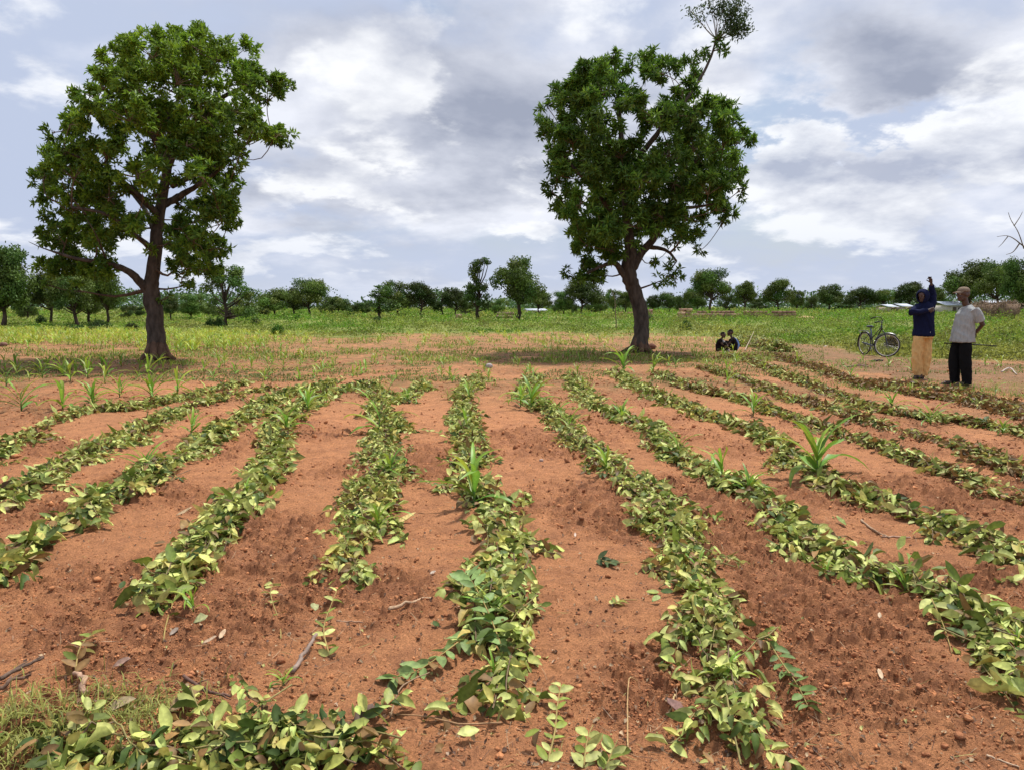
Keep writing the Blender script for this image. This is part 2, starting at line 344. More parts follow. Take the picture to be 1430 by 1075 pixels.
def soil(name, c1, c2):
    m, nt, nd, lk = newmat(name)
    out = N(nd, 'ShaderNodeOutputMaterial'); bs = N(nd, 'ShaderNodeBsdfPrincipled'); tc = N(nd, 'ShaderNodeTexCoord')
    def nz(s, d=6, r=.6):
        n = N(nd, 'ShaderNodeTexNoise'); n.inputs['Scale'].default_value = s; n.inputs['Detail'].default_value = d; n.inputs['Roughness'].default_value = r
        lk.new(tc.outputs['Object'], n.inputs['Vector']); return n.outputs['Fac']
    def at_(k): a = N(nd, 'ShaderNodeAttribute', attribute_name=k); return a.outputs['Fac']
    def ma(op, a, b):
        n = N(nd, 'ShaderNodeMath', operation=op); n.use_clamp = op == 'ADD'
        for i, v in enumerate((a, b)):
            if isinstance(v, (int, float)): n.inputs[i].default_value = v
            else: lk.new(v, n.inputs[i])
        return n.outputs[0]
    def mr(v, a, b, c=0, d=1):
        n = N(nd, 'ShaderNodeMapRange'); n.inputs[1].default_value = a; n.inputs[2].default_value = b; n.inputs[3].default_value = c; n.inputs[4].default_value = d; lk.new(v, n.inputs[0]); return n.outputs[0]
    def mix(f, a, b):
        n = N(nd, 'ShaderNodeMix', data_type='RGBA'); lk.new(f, n.inputs['Factor'])
        for k, v in (('A', a), ('B', b)):
            if isinstance(v, tuple): n.inputs[k].default_value = (*v, 1)
            else: lk.new(v, n.inputs[k])
        return n.outputs['Result']
    f = ma('ADD', ma('MULTIPLY', at_('rough'), .42), mr(nz(6, 9, .74), .40, .62, -.1, .7))
    c = mix(f, c1, c2)
    c = mix(mr(nz(2.2, 5), .5, .75, 0, .4), c, (.48, .205, .088))
    grit = mr(nz(90, 5, .85), .35, .65, .62, 1.35)
    s = N(nd, 'ShaderNodeVectorMath', operation='SCALE'); lk.new(c, s.inputs[0]); lk.new(grit, s.inputs['Scale']); c = s.outputs[0]
    fm = ma('MULTIPLY', at_('moss'), mr(nz(2.6, 7, .72), .34, .58)); c = mix(fm, c, (.175, .118, .044))
    gc = mix(mr(nz(.6, 6, .7), .35, .65), (.10, .18, .02), (.24, .24, .06))
    c = mix(ma('MULTIPLY', at_('green'), .93), c, gc)
    lk.new(c, bs.inputs['Base Color']); bs.inputs['Roughness'].default_value = .88; bs.inputs['Specular IOR Level'].default_value = .25
    b1 = N(nd, 'ShaderNodeBump'); b1.inputs['Strength'].default_value = 1; b1.inputs['Distance'].default_value = .028; lk.new(nz(55, 8, .75), b1.inputs['Height'])
    b2 = N(nd, 'ShaderNodeBump'); b2.inputs['Strength'].default_value = 1; b2.inputs['Distance'].default_value = .009; lk.new(nz(260, 4, .7), b2.inputs['Height']); lk.new(b1.outputs[0], b2.inputs['Normal'])
    lk.new(b2.outputs[0], bs.inputs['Normal']); lk.new(bs.outputs[0], out.inputs[0]); return m
build_ground()
def HG(x, y): return float(H(np.array([x]), np.array([y]))[0])
def g3(px, py): x, y = G(px, py); return np.array([x, y, HG(x, y)])
# ------------------------------------------------------------------ the two big trees
def big_tree(name, label, Y, trunk, limbs, blobs, cen, rad, leafL, leafW, dens, cols, drop, copies, twigbare=()):
    """trunk / limbs: lists of (px, py, dy, radius); blobs: (px, py, r in px[, tint])"""
    base = at(trunk[0][0], trunk[0][1], Y); base[2] = HG(base[0], base[1])
    root = empty(name, base); tag(root, label, 'tree')
    wood = Acc(); skel = []
    def P(q): return at(q[0], q[1], Y + q[2]) - base
    def limb(pts, seg=10, kn=.05, n=None):
        Pn = np.array([P(q) for q in pts]); rr = np.array([q[3] for q in pts]); n = n or len(pts) * 4
        c = spline(Pn, n); r = np.interp(np.linspace(0, len(pts) - 1, n), np.arange(len(pts)), rr)
        c[1:-1] += rng.normal(size=(n - 2, 3)) * r[1:-1, None] * .06
        tube(wood, c, r, seg, C=(.080, .064, .052), knobble=kn)
        for a, b in zip(c, r): skel.append((*a, b))
    tp = list(trunk); limb(tp, 16, .07)
    for l in limbs: limb(l)
    # root flare
    r0 = trunk[0][3]
    for k in range(7):
        a = k * 2 * PI / 7 + rng.random() * .5; d = np.array([math.cos(a), math.sin(a), 0]); L = r0 * (1.5 + rng.random())
        tube(wood, [d * r0 * .35 + [0, 0, r0 * 1.6], d * r0 * .85 + [0, 0, r0 * .5], d * L + [0, 0, -.03]], [r0 * .5, r0 * .38, .02], 7, C=(.12, .07, .045), knobble=.08)
    cb = []
    s = 1 / ppm(Y)
    for b in blobs:
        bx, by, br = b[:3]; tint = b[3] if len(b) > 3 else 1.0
        q = max(0, 1 - ((bx - cen[0]) / rad[0]) ** 2 - ((by - cen[1]) / rad[1]) ** 2) ** .5
        dep = q * rad[2]
        k = copies if br > 16 else 1
        for i in range(k):
            f = (rng.uniform(-1, -.5), rng.uniform(.3, 1), rng.uniform(-.4, .4))[i % 3] if k > 1 else rng.uniform(-.6, .6)
            j = rng.normal(size=2) * br * (.28 if i else .1)
            dy = f * dep; p = at(bx + j[0], by + j[1], Y + dy) - base; cb.append((p - [0, 0, .10], br * s * rng.uniform(.74, .98), tint))
    cb.sort(key=lambda t: np.linalg.norm(t[0] - (P(trunk[-1]) * .5)))
    foli = Acc(); cent = P((cen[0], cen[1], 0, 0)); 
    for c, r, tint in cb:
        sk = np.array(skel); low = sk[sk[:, 2] < c[2] + .3]
        if len(low) == 0: low = sk
        dd = np.linalg.norm(low[:, :3] - c, axis=1) + .8 * np.maximum(0, low[:, 2] - c[2]); i = int(np.argmin(dd)); a = low[i]
        L = np.linalg.norm(c - a[:3]); r1 = min(a[3] * .75, .018 + L * .022); mid = (a[:3] + c) / 2 + rng.normal(size=3) * L * .1 + [0, 0, -.06 * L]
        pts = spline([a[:3], mid, c], 7); rr = np.linspace(r1, .012, 7); tube(wood, pts, rr, 6, C=(.12, .08, .055), knobble=.1, caps=False)
        for p_, q_ in zip(pts[2:], rr[2:]): skel.append((*p_, q_))
        nr = max(5, int(dens * (r / .5) ** 2)); nsub = max(3, int(nr / 6)); sub_ = rdir(nsub); sub_[:, 2] += .15; dv = unit(sub_[rng.integers(nsub, size=nr)] + rng.normal(size=(nr, 3)) * (.085 / r)); rad_ = r * (.55 + .5 * rng.random(nr)); tn = rng.uniform(-.25, .35, nsub)
        shade = rng.uniform(.8, 1.2)
        lob = 1 + .45 * np.sin(dv[:, 0] * 4 + c[0] * 9) * np.sin(dv[:, 1] * 5 + c[1] * 7) * np.sin(dv[:, 2] * 4 + 2)
        pos = c + dv * (rad_ * lob)[:, None] * [1, 1, .82]
        for t in range(max(2, nr // 7)):          # twigs
            q = pos[rng.integers(nr)]; m_ = (c + q) / 2 + rng.normal(size=3) * .04
            tube(wood, [pts[5], m_, q], [.011, .008, .004], 4, C=(.14, .10, .07), caps=False)
        for j in range(nr):
            ax = unit(dv[j] * .9 + unit(pos[j] - cent) * .6 + [0, 0, .55] + rng.normal(size=3) * .3)
            k = rng.integers(9, 16); d = unit(rdir(k) * .9 + ax * .75 + [0, 0, -drop]); n = unit(ax + rng.normal(size=(k, 3)) * .35)
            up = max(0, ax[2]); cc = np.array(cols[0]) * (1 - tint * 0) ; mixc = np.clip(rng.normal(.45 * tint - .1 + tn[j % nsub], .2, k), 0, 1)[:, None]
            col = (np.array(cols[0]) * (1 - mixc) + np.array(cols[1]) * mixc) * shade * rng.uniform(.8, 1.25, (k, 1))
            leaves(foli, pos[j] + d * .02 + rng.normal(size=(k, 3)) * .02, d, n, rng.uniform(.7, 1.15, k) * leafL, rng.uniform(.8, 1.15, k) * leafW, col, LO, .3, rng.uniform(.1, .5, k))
    for tw in twigbare:
        limb(tw, 5, .1, 10)
    wood.build('trunk', M_BARK, root, True); foli.build('crown', M_TREE, root)
    return root
LT = [(220, 503, 0, .28), (219, 480, 0, .225), (217, 440, 0, .21), (211, 408, 0, .205), (214, 380, 0, .17), (219, 330, .05, .15), (225, 285, .1, .135), (233, 240, .1, .105), (238, 200, .2, .08), (236, 150, .3, .05)]
LL = [[(210, 412, 0, .14), (196, 395, -.2, .11), (180, 380, -.4, .09), (150, 368, -.7, .06), (110, 362, -1, .045), (75, 352, -1.2, .03)],
      [(224, 290, .1, .09), (245, 278, .3, .10), (262, 268, .3, .075), (290, 250, .1, .05), (320, 225, 0, .04)],
      [(234, 240, .1, .07), (222, 205, -.2, .08), (205, 180, -.4, .06), (180, 150, -.8, .04)],
      [(236, 235, .1, .07), (255, 190, .3, .08), (290, 150, .4, .06), (345, 120, .4, .045), (390, 112, .3, .02)],
      [(220, 300, 0, .10), (190, 270, -.6, .075), (150, 240, -1, .05), (100, 215, -1.2, .03)],
      [(216, 350, 0, .09), (190, 330, -.8, .06), (150, 300, -1.3, .045), (100, 290, -1.5, .03)],
      [(222, 310, 0, .07), (250, 330, .4, .05), (280, 345, .6, .035), (295, 370, .6, .02)],
      [(240, 200, .2, .07), (245, 150, .9, .05), (270, 90, .9, .03)], [(219, 330, .1, .1), (200, 290, 1.2, .06), (160, 240, 1.9, .04)], [(240, 260, .2, .08), (300, 230, 1.2, .06), (360, 190, 1.3, .03)]]
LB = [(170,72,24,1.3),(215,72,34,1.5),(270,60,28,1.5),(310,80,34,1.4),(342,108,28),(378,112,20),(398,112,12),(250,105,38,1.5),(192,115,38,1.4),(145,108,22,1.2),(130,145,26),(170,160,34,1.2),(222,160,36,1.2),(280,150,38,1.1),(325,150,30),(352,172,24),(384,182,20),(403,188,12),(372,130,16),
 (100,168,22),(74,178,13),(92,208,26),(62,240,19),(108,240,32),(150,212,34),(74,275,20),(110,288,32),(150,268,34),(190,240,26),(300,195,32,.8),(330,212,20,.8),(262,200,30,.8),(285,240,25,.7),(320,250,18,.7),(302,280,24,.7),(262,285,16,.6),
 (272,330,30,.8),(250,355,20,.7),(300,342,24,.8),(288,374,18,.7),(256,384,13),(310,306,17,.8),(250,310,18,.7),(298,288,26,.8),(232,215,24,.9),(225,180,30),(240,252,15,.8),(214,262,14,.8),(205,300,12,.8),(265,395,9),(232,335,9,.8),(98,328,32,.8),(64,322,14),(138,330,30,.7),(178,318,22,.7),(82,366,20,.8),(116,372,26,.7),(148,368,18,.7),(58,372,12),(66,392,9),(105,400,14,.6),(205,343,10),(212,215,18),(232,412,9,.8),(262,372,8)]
big_tree('shea_tree', 'broad leafy tree with leaning trunk and one low limb, in bare soil at left', 21.0 if False else G(219, 503)[1], LT, LL, LB, (225, 220), (190, 190, 2.9), .145, .056, 52, [(.062, .138, .015), (.24, .37, .03)], .1, 3,
         twigbare=[[(150, 368, -.7, .035), (135, 330, -1.8, .018), (120, 305, -2.0, .006)], [(75, 352, -1.2, .025), (55, 345, -1.3, .012), (40, 338, -1.3, .005)], [(120, 300, -2.2, .02), (95, 270, -2.6, .012), (85, 250, -2.7, .005)], [(160, 150, -1.2, .02), (120, 132, -1.4, .012), (104, 122, -1.4, .005)]])
RT = [(893, 493, 0, .27), (894, 478, 0, .235), (896, 455, 0, .225), (892, 425, 0, .215), (884, 400, 0, .22), (877, 378, 0, .22), (880, 350, .1, .17), (876, 310, .2, .14), (872, 260, .2, .11), (868, 200, .3, .08), (862, 130, .4, .045), (857, 85, .4, .02)]
RL = [[(880, 395, 0, .12), (868, 380, -.1, .10), (858, 368, -.3, .08), (840, 372, -.5, .05), (820, 382, -.6, .03)],
      [(882, 375, 0, .16), (897, 352, .2, .13), (912, 335, .2, .11), (930, 300, .1, .09), (950, 260, 0, .07), (975, 220, -.1, .05), (1005, 190, -.1, .03)],
      [(872, 240, .2, .09), (895, 215, -.2, .085), (912, 195, -.4, .08), (925, 178, -.5, .06), (950, 150, -.5, .05), (975, 115, -.3, .045), (992, 82, 0, .035), (1000, 55, 0, .022)],
      [(877, 330, .2, .1), (850, 290, -.6, .08), (815, 250, -1.0, .05), (785, 215, -1.0, .03)],
      [(905, 345, .2, .08), (930, 350, .1, .05), (945, 365, 0, .03)], [(935, 290, .1, .06), (965, 290, .2, .05), (1000, 285, .2, .03)],
      [(876, 300, .3, .09), (890, 230, 1.3, .06), (900, 140, 1.6, .03)], [(874, 280, .2, .08), (840, 210, .9, .05), (800, 150, .8, .03)], [(940, 280, .2, .06), (970, 230, 1.3, .04), (990, 170, 1.2, .02)]]
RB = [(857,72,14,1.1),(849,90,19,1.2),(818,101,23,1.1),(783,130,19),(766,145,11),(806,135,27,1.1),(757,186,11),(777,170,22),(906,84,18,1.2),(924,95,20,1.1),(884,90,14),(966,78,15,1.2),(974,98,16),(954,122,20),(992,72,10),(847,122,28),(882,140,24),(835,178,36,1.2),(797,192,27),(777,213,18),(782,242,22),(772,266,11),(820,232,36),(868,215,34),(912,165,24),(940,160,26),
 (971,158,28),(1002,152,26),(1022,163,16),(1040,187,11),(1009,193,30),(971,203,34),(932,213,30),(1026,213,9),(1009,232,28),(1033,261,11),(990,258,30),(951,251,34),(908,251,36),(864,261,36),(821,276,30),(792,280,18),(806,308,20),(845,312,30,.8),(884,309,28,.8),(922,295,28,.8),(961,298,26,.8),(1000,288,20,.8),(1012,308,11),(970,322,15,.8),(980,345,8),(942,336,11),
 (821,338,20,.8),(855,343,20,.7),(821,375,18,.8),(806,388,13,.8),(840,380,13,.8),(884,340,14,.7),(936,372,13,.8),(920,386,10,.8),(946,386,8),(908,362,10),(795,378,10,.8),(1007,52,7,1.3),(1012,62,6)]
rt = big_tree('shea_tree', 'tall dense dark green tree with a bare sprig on its top right, near the children', G(893, 493)[1], RT, RL, RB, (898, 225), (150, 170, 2.9), .195, .054, 42, [(.044, .112, .013), (.18, .30, .034)], .25, 3)
# the thin different-leaved sprig that rises out of its top
def sprig_top():
    Y = G(893, 493)[1]; base = np.array(rt.location); wd = Acc(); fl = Acc()
    def P(x, y, d=0): return at(x, y, Y + d) - base
    st0 = P(992, 82); fork = P(1000, 55)
    ends = [(968, 18), (978, 10), (990, 4), (1003, 2), (1012, 8), (1020, 20), (1030, 28), (1038, 35), (1042, 18), (1028, 10), (1036, -8), (1015, -12), (996, -10), (1044, 42), (1024, 40), (962, 12)]
    for k, e in enumerate(ends):
        E = P(*e, rng.uniform(-.4, .4)); m1 = fork * .55 + E * .45 + rng.normal(size=3) * .04 + [0, 0, -.04]
        pts = spline([fork, m1, E], 8); tube(wd, pts, np.linspace(.016, .004, 8), 5, C=(.2, .17, .15), caps=False)
        nl = 150 if e[0] > 1010 else 50
        q = pts[rng.integers(5, 8, nl)] + rng.normal(size=(nl, 3)) * (.10 if e[0] > 1010 else .07)
        leaves(fl, q, rdir(nl) + [0, 0, -.1], rdir(nl) * .6 + [0, 0, .6], rng.uniform(.08, .14, nl), .045, np.array([[.05, .085, .025]]) * rng.uniform(.7, 1.4, (nl, 1)), LO, .2, .2)
    wd.build('sprig', M_STEM, rt, True); fl.build('sprig_leaves', M_TREE, rt)
sprig_top()

# ------------------------------------------------------------------ trees of the horizon
def far_proto(kind, seed):
    """unit tree: total height 1, half-width about 1 * w; returns (wood mesh, crown mesh)"""
    global rng
    keep = rng; rng = np.random.default_rng(seed)
    wood = Acc(); fol = Acc(); th = dict(dome=.22, round=.2, tall=.15, cone=.16, hook=.17, low=.12, pollard=.3)[kind]
    top = .75; wob = rng.normal(size=(6, 3)) * [.02, .02, 0]
    tr = np.array([[0, 0, z] for z in (-.03, .1, .25, .4, .6, .8)]) + wob; tube(wood, tr, [.040, .028, .025, .022, .016, .006], 7, C=(.07, .05, .038), knobble=.15)
    lob = []
    if kind in ('dome', 'round'):
        n = 24 if kind == 'dome' else 24
        for i in range(n):
            a = rng.random() * 2 * PI; e = rng.random(); rr = (.36 if kind == 'dome' else .33) * math.sqrt(1 - (e * .9) ** 2) * rng.uniform(.6, 1.05)
            zc = (.34 + .52 * e) if kind == 'dome' else rng.uniform(.30, .86); 
            if kind == 'round': rr = .36 * math.sqrt(max(.05, 1 - ((zc - .6) / .34) ** 2)) * rng.uniform(.5, 1.05)
            lob.append((rr * math.cos(a), rr * math.sin(a), zc, rng.uniform(.10, .17)))
        lob += [(0, 0, .62, .2), (0, 0, .8, .15)]
    elif kind == 'tall':
        for i in range(16): z = rng.uniform(.2, .93); r_ = .16 * (1.1 - abs(z - .5)); a = rng.random() * 7; lob.append((r_ * math.cos(a), r_ * math.sin(a), z, rng.uniform(.06, .12)))
    elif kind == 'cone':
        for i in range(26): z = rng.uniform(.2, .9); r_ = .40 * (1 - max(0, z - .35) * 1.15); a = rng.random() * 7; lob.append((r_ * math.cos(a), r_ * math.sin(a), z + .03, rng.uniform(.08, .14)))
    elif kind == 'low':
        for i in range(20): z = rng.uniform(.12, .8); r_ = .5 * rng.random() ** .5; a = rng.random() * 7; lob.append((r_ * math.cos(a), r_ * math.sin(a), z, rng.uniform(.12, .2)))
    elif kind == 'hook':
        for i in range(14): z = rng.uniform(.22, .55); a = rng.random() * 7; lob.append((.13 * math.cos(a), .1 * math.sin(a), z, rng.uniform(.07, .11)))
        lob += [(-.02, 0, .62, .07), (-.06, 0, .68, .08), (-.09, 0, .76, .09), (-.06, 0, .83, .10), (-.02, 0, .89, .09), (.05, 0, .93, .08), (.12, 0, .94, .07), (.17, 0, .91, .05), (.0, 0, .8, .07)]
    elif kind == 'pollard':
        for z, x, r in ((.35, .1, .1), (.45, -.04, .09), (.55, .03, .09), (.66, -.03, .08), (.76, 0, .09), (.88, .01, .08), (.5, .12, .09), (.3, -.02, .07), (.42, .17, .07)): lob.append((x, rng.uniform(-.05, .05), z, r))
    per = 270
    for (x, y, z, r) in lob:
        c = np.array([x, y, z]); k0 = np.array([0, 0, max(.15, z * .55)])
        tube(wood, spline([k0, (k0 + c) / 2 + rng.normal(size=3) * .02 - [0, 0, .02], c], 5), np.linspace(.014, .004, 5), 4, C=(.07, .05, .04), caps=False)
        n = int(per * (r / .12) ** 2); dv = rdir(n); rad_ = r * rng.random(n) ** .4 * (1 + .35 * np.sin(dv[:, 0] * 5 + x * 30) * np.sin(dv[:, 2] * 5 + z * 20))
        pos = c + dv * rad_[:, None] * [1, 1, .8]; d = rdir(n) + [0, 0, -.2]; nn = dv + rng.normal(size=(n, 3)) * .5 + [0, 0, .4]
        col = np.array([[.055, .092, .016]]) * rng.uniform(.75, 1.3) * rng.uniform(.65, 1.45, (n, 1)); col[:, 0] *= rng.uniform(.8, 1.35)
        s = .030
        leaves(fol, pos, d, nn, rng.uniform(.7, 1.5, n) * s, rng.uniform(.5, .9, n) * s, col, LO, .3, .3)
    o1 = wood.build('trunk', M_BARK, None, True); o2 = fol.build('crown', M_FAR, None)
    for o in (o1, o2): COL.objects.unlink(o)
    rng = keep
    return o1, o2
PROTO = {k: [far_proto(k, 100 + i * 7 + j) for j in range(n)] for i, (k, n) in enumerate([('dome', 4), ('round', 3), ('tall', 2), ('cone', 1), ('low', 3), ('hook', 1), ('pollard', 1)])}
HALFW = dict(dome=.44, round=.42, tall=.23, cone=.45, low=.6, hook=.24, pollard=.17)
FT = [  # px, base py, top py, half width px, kind, label, category
 (6,455,333,42,'round','tall thin-leaved tree cut off by the left edge of the photo'),
 (72,453,372,28,'dome','dark tree on a single trunk, second from the left edge of the photo'),
 (106,456,372,34,'dome','dark tree rising from the long green patch behind the low crown of the left tree'),
 (125,453,385,26,'round','dark tree just right of the long green patch trunk, under the left tree crown'),
 (150,454,362,27,'round','pale trunked tree with bare forking lower limbs, left of the big leaning trunk'),
 (38,446,410,22,'low','low yellowish green tree behind the tree at the left edge'),
 (181,445,424,13,'low','small dark tree far off, left of the big leaning trunk'),
 (196,443,426,11,'low','small blue green tree far off, touching the left side of the big leaning trunk'),
 (238,449,410,16,'dome','dark tree far off, just right of the big leaning trunk'),
 (267,447,408,21,'round','olive green tree with two pale trunks left of the conical dark tree'),
 (316,457,372,40,'cone','dark conical tree with upswept branches, beside two round bushes'),
 (340,444,425,16,'low','low distant tree behind the right side of the conical dark tree'),
 (369,444,425,11,'round','small round tree in front of the dark cluster right of the conical tree'),
 (384,446,399,26,'dome','dark tree at the left end of the cluster right of the conical tree'),
 (432,446,385,30,'dome','tallest domed tree of the cluster right of the conical tree'),
 (410,444,398,22,'round','dark tree between the left end and the tallest of the cluster'),
 (473,443,413,20,'dome','mid green flat tree right of the tall domed cluster'),
 (492,442,424,14,'low','small tree far off, between the domed cluster and the slim pruned tree'),
 (507,442,421,13,'round','small round distant tree left of the slim pruned tree'),
 (530,451,394,22,'pollard','slim pruned tree with a narrow leafy top, at the left of a wide tree'),
 (557,444,388,24,'round','left half of the pair of wide dark trees right of the slim pruned tree'),
 (588,444,389,23,'dome','right half of the pair of wide dark trees right of the slim pruned tree'),
 (617,443,398,15,'tall','slender dark tree with pointed top right of the wide pair'),
 (637,443,399,17,'dome','dark tree standing just behind the tree with the hooked top'),
 (668,448,359,20,'hook','narrow tree whose top bends over to the right like a hook'),
 (697,441,414,14,'low','low dark tree between the hooked tree and the round headed tree'),
 (724,448,351,39,'round','round headed bright green tree on a short dark trunk, left of the big right tree'),
 (752,441,403,20,'dome','dark tree behind the right side of the round headed tree'),
 (778,440,424,10,'low','tiny distant tree right of the white roofed house'),
 (788,441,404,17,'round','dark tree leftmost in the clump under the low branch of the big right tree'),
 (812,441,388,32,'dome','wide tree under the low left branch of the big right tree'),
 (802,442,424,8,'low','small round bright bush-like tree in front of the clump under the low branch'),
 (838,439,410,14,'low','low pale tree left of the thin dead sapling'),
 (857,438,401,11,'round','greyish sparse tree behind the thin dead sapling'),
 (874,439,404,15,'dome','tree touching the left side of the big right trunk'),
 (912,438,410,12,'round','tree just right of the big right trunk'),
 (935,438,406,20,'dome','light green tree behind the mud brick stack'),
 (955,439,404,15,'low','bushy tree right behind the mud brick stack'),
 (974,437,399,18,'round','small dense tree left of the tallest tree above the mud wall'),
 (992,438,371,30,'dome','tallest leafy tree above the mud wall'),
 (1039,437,391,18,'dome','medium tree above the middle of the mud wall'),
 (1086,437,385,22,'dome','dark tree above the right half of the mud wall'),
 (1113,436,403,11,'round','small tree at the right end of the mud wall'),
 (1133,435,411,14,'low','pale low tree line gap tree right of the mud wall'),
 (1158,436,394,20,'round','rounded tree left of the bicycle'),
 (1201,436,398,22,'dome','flat topped tree above the bicycle'),
 (1233,436,402,15,'dome','tree between the bicycle and the man in the hood'),
 (1270,436,392,23,'dome','wide tree behind the hooded man'),
 (1304,437,397,18,'dome','tree with a bare trunk between the two standing men'),
 (1354,438,357,38,'dome','large dark tree behind the man in the cap'),
 (1392,439,361,30,'dome','dark tree right of the man in the cap, behind the straw stacks'),
 (1429,440,352,30,'round','yellowish green tree cut off by the right edge of the photo'),
 (1180,434,418,14,'low','low distant tree between the rounded tree and the flat topped tree'),
 (1060,434,415,16,'low','low distant tree between two taller trees above the mud wall'),
 (650,440,420,18,'low','low distant tree behind the foot of the hooked tree'),
 (292,442,420,14,'low','low distant tree left behind the conical dark tree'),
 (455,442,410,16,'low','low dark tree under the right side of the tallest domed tree'),
 (1015,436,408,15,'low','low tree right of the tallest tree above the mud wall'),
 (826,438,414,14,'low','low tree behind the right side of the clump under the low branch'),
]
cnt = {}
for (px, by, ty, hw, kind, label) in FT:
    x, y = G(px, by); z = HG(x, y) if y < 100 else 0.0
    h = at(px, ty, y)[2] - z; wreal = hw / ppm(y)
    pr = PROTO[kind]; i = cnt.get(kind, 0); cnt[kind] = i + 1; a, b = pr[i % len(pr)]
    root = empty('tree', (x, y, z), 0 if kind in ('hook', 'pollard') else (i * 1.9) % 6.28, 1)
    sx = wreal / HALFW[kind]
    for o in (a, b):
        c = o.copy(); c.parent = root; COL.objects.link(c)
        c.scale = (sx, sx, h) if o is b else (min(sx, h), min(sx, h), h)
    tag(root, label, 'tree', 'trees on the horizon')
# bare dead limbs at the right edge, thin sapling
def bare_tree(px, by, paths, label, name, cat, r0, group=None):
    x, y = G(px, by); b = np.array([x, y, HG(x, y)]); root = Acc()
    for p in paths:
        pts = np.array([at(q[0], q[1], y + q[2]) - b for q in p]); tube(root, spline(pts, 4 * len(p)), np.interp(np.linspace(0, 1, 4 * len(p)), np.linspace(0, 1, len(p)), [q[3] for q in p]), 6, C=(.17, .12, .09), knobble=.1)
    o = root.build(name, M_BARK, None, True); o.location = b; return tag(o, label, cat, group)
bare_tree(1456, 448, [[(1456, 448, 0, .2), (1454, 400, 0, .16), (1444, 360, 0, .10), (1424, 340, 0, .06), (1408, 330, 0, .035), (1392, 331, 0, .02)],
    [(1430, 348, 0, .05), (1422, 325, 0, .04), (1412, 308, 0, .03), (1408, 297, 0, .02)], [(1416, 316, 0, .05), (1424, 304, 0, .03), (1428, 296, 0, .015)], [(1408, 330, 0, .05), (1400, 340, .3, .03), (1394, 346, .3, .01)], [(1424, 340, 0, .07), (1415, 352, 0, .04), (1405, 356, 0, .02)]],
    'bare dead grey tree with crooked twigs reaching in from the right edge', 'dead_tree', 'tree', .25)
bare_tree(860, 462, [[(861, 462, 0, .035), (860, 445, 0, .03), (859, 425, 0, .028), (858, 415, 0, .02), (853, 404, 0, .008)], [(859, 430, 0, .015), (864, 420, 0, .008)], [(860, 438, 0, .012), (855, 430, .1, .006)]],
    'thin bare dead sapling at the edge of the weeds left of the big right trunk', 'dead_sapling', 'sapling', .03)
# bushes
def bush(px, by, rx, h, label, col=(.05, .10, .02), yr=None):
    x, y = G(px, by); b = np.array([x, y, HG(x, y)]); s = 1 / ppm(y); rx *= s; h *= s; ry = yr or rx * .8; root = empty('bush', b); tag(root, label, 'bush')
    n = 900; dv = rdir(n); dv[:, 2] = np.abs(dv[:, 2]); k = rng.random(n) ** .35 * (1 + .25 * np.sin(dv[:, 0] * 9) * np.sin(dv[:, 1] * 7)); pos = dv * k[:, None] * [rx, ry, h]
    f = Acc(); leaves(f, pos, rdir(n) + [0, 0, .3], dv + rng.normal(size=(n, 3)) * .5, rng.uniform(.06, .12, n) * 1.3, .06, np.array([col]) * rng.uniform(.6, 1.5, (n, 1)), LO, .3, .2); f.build('foliage', M_WEED, root)
    w_ = Acc()
    for i in range(9): q = pos[i] * [1, 1, 1]; tube(w_, [[0, 0, -.02], q * .5 + [0, 0, .05], q], [.02, .014, .006], 5, C=(.12, .08, .05))
    w_.build('stem', M_STEM, root)
bush(295, 458, 8, 12, 'round dark bush left of the pair beside the conical tree'); bush(307, 458, 7, 14, 'round dark bush right of the pair, touching the conical tree trunk')
bush(357, 455, 7, 11, 'single round dark bush right of the conical tree'); bush(58, 454, 7, 13, 'dark round bush near the left edge, under the second tree')
bush(183, 462, 9, 10, 'small olive bush beside the big leaning trunk', (.06, .085, .02)); bush(416, 448, 4, 6, 'tiny dark bush under the tall domed cluster')
bush(110, 463, 34, 8, 'long low dark green thicket at the foot of the trees on the left', (.03, .085, .012)); bush(138, 461, 14, 14, 'upright dark green bush at the right end of the long thicket', (.04, .08, .016))
bush(527, 452, 6, 9, 'small green bush at the foot of the slim pruned tree'); bush(957, 462, 9, 12, 'leafy dark weed bush below the mud brick stack', (.05, .11, .02)); bush(1346, 447, 12, 12, 'dark shrub in the weeds between the two standing men', (.045, .075, .02))
bush(1245, 489, 8, 17, 'reddish brown withered shrub behind the front wheel of the bicycle', (.16, .12, .045)); bush(388, 468, 8, 12, 'bright round weed bush in the green band left of the centre', (.08, .19, .02)); bush(905, 448, 9, 8, 'grey green bush right of the big right trunk', (.07, .1, .04))
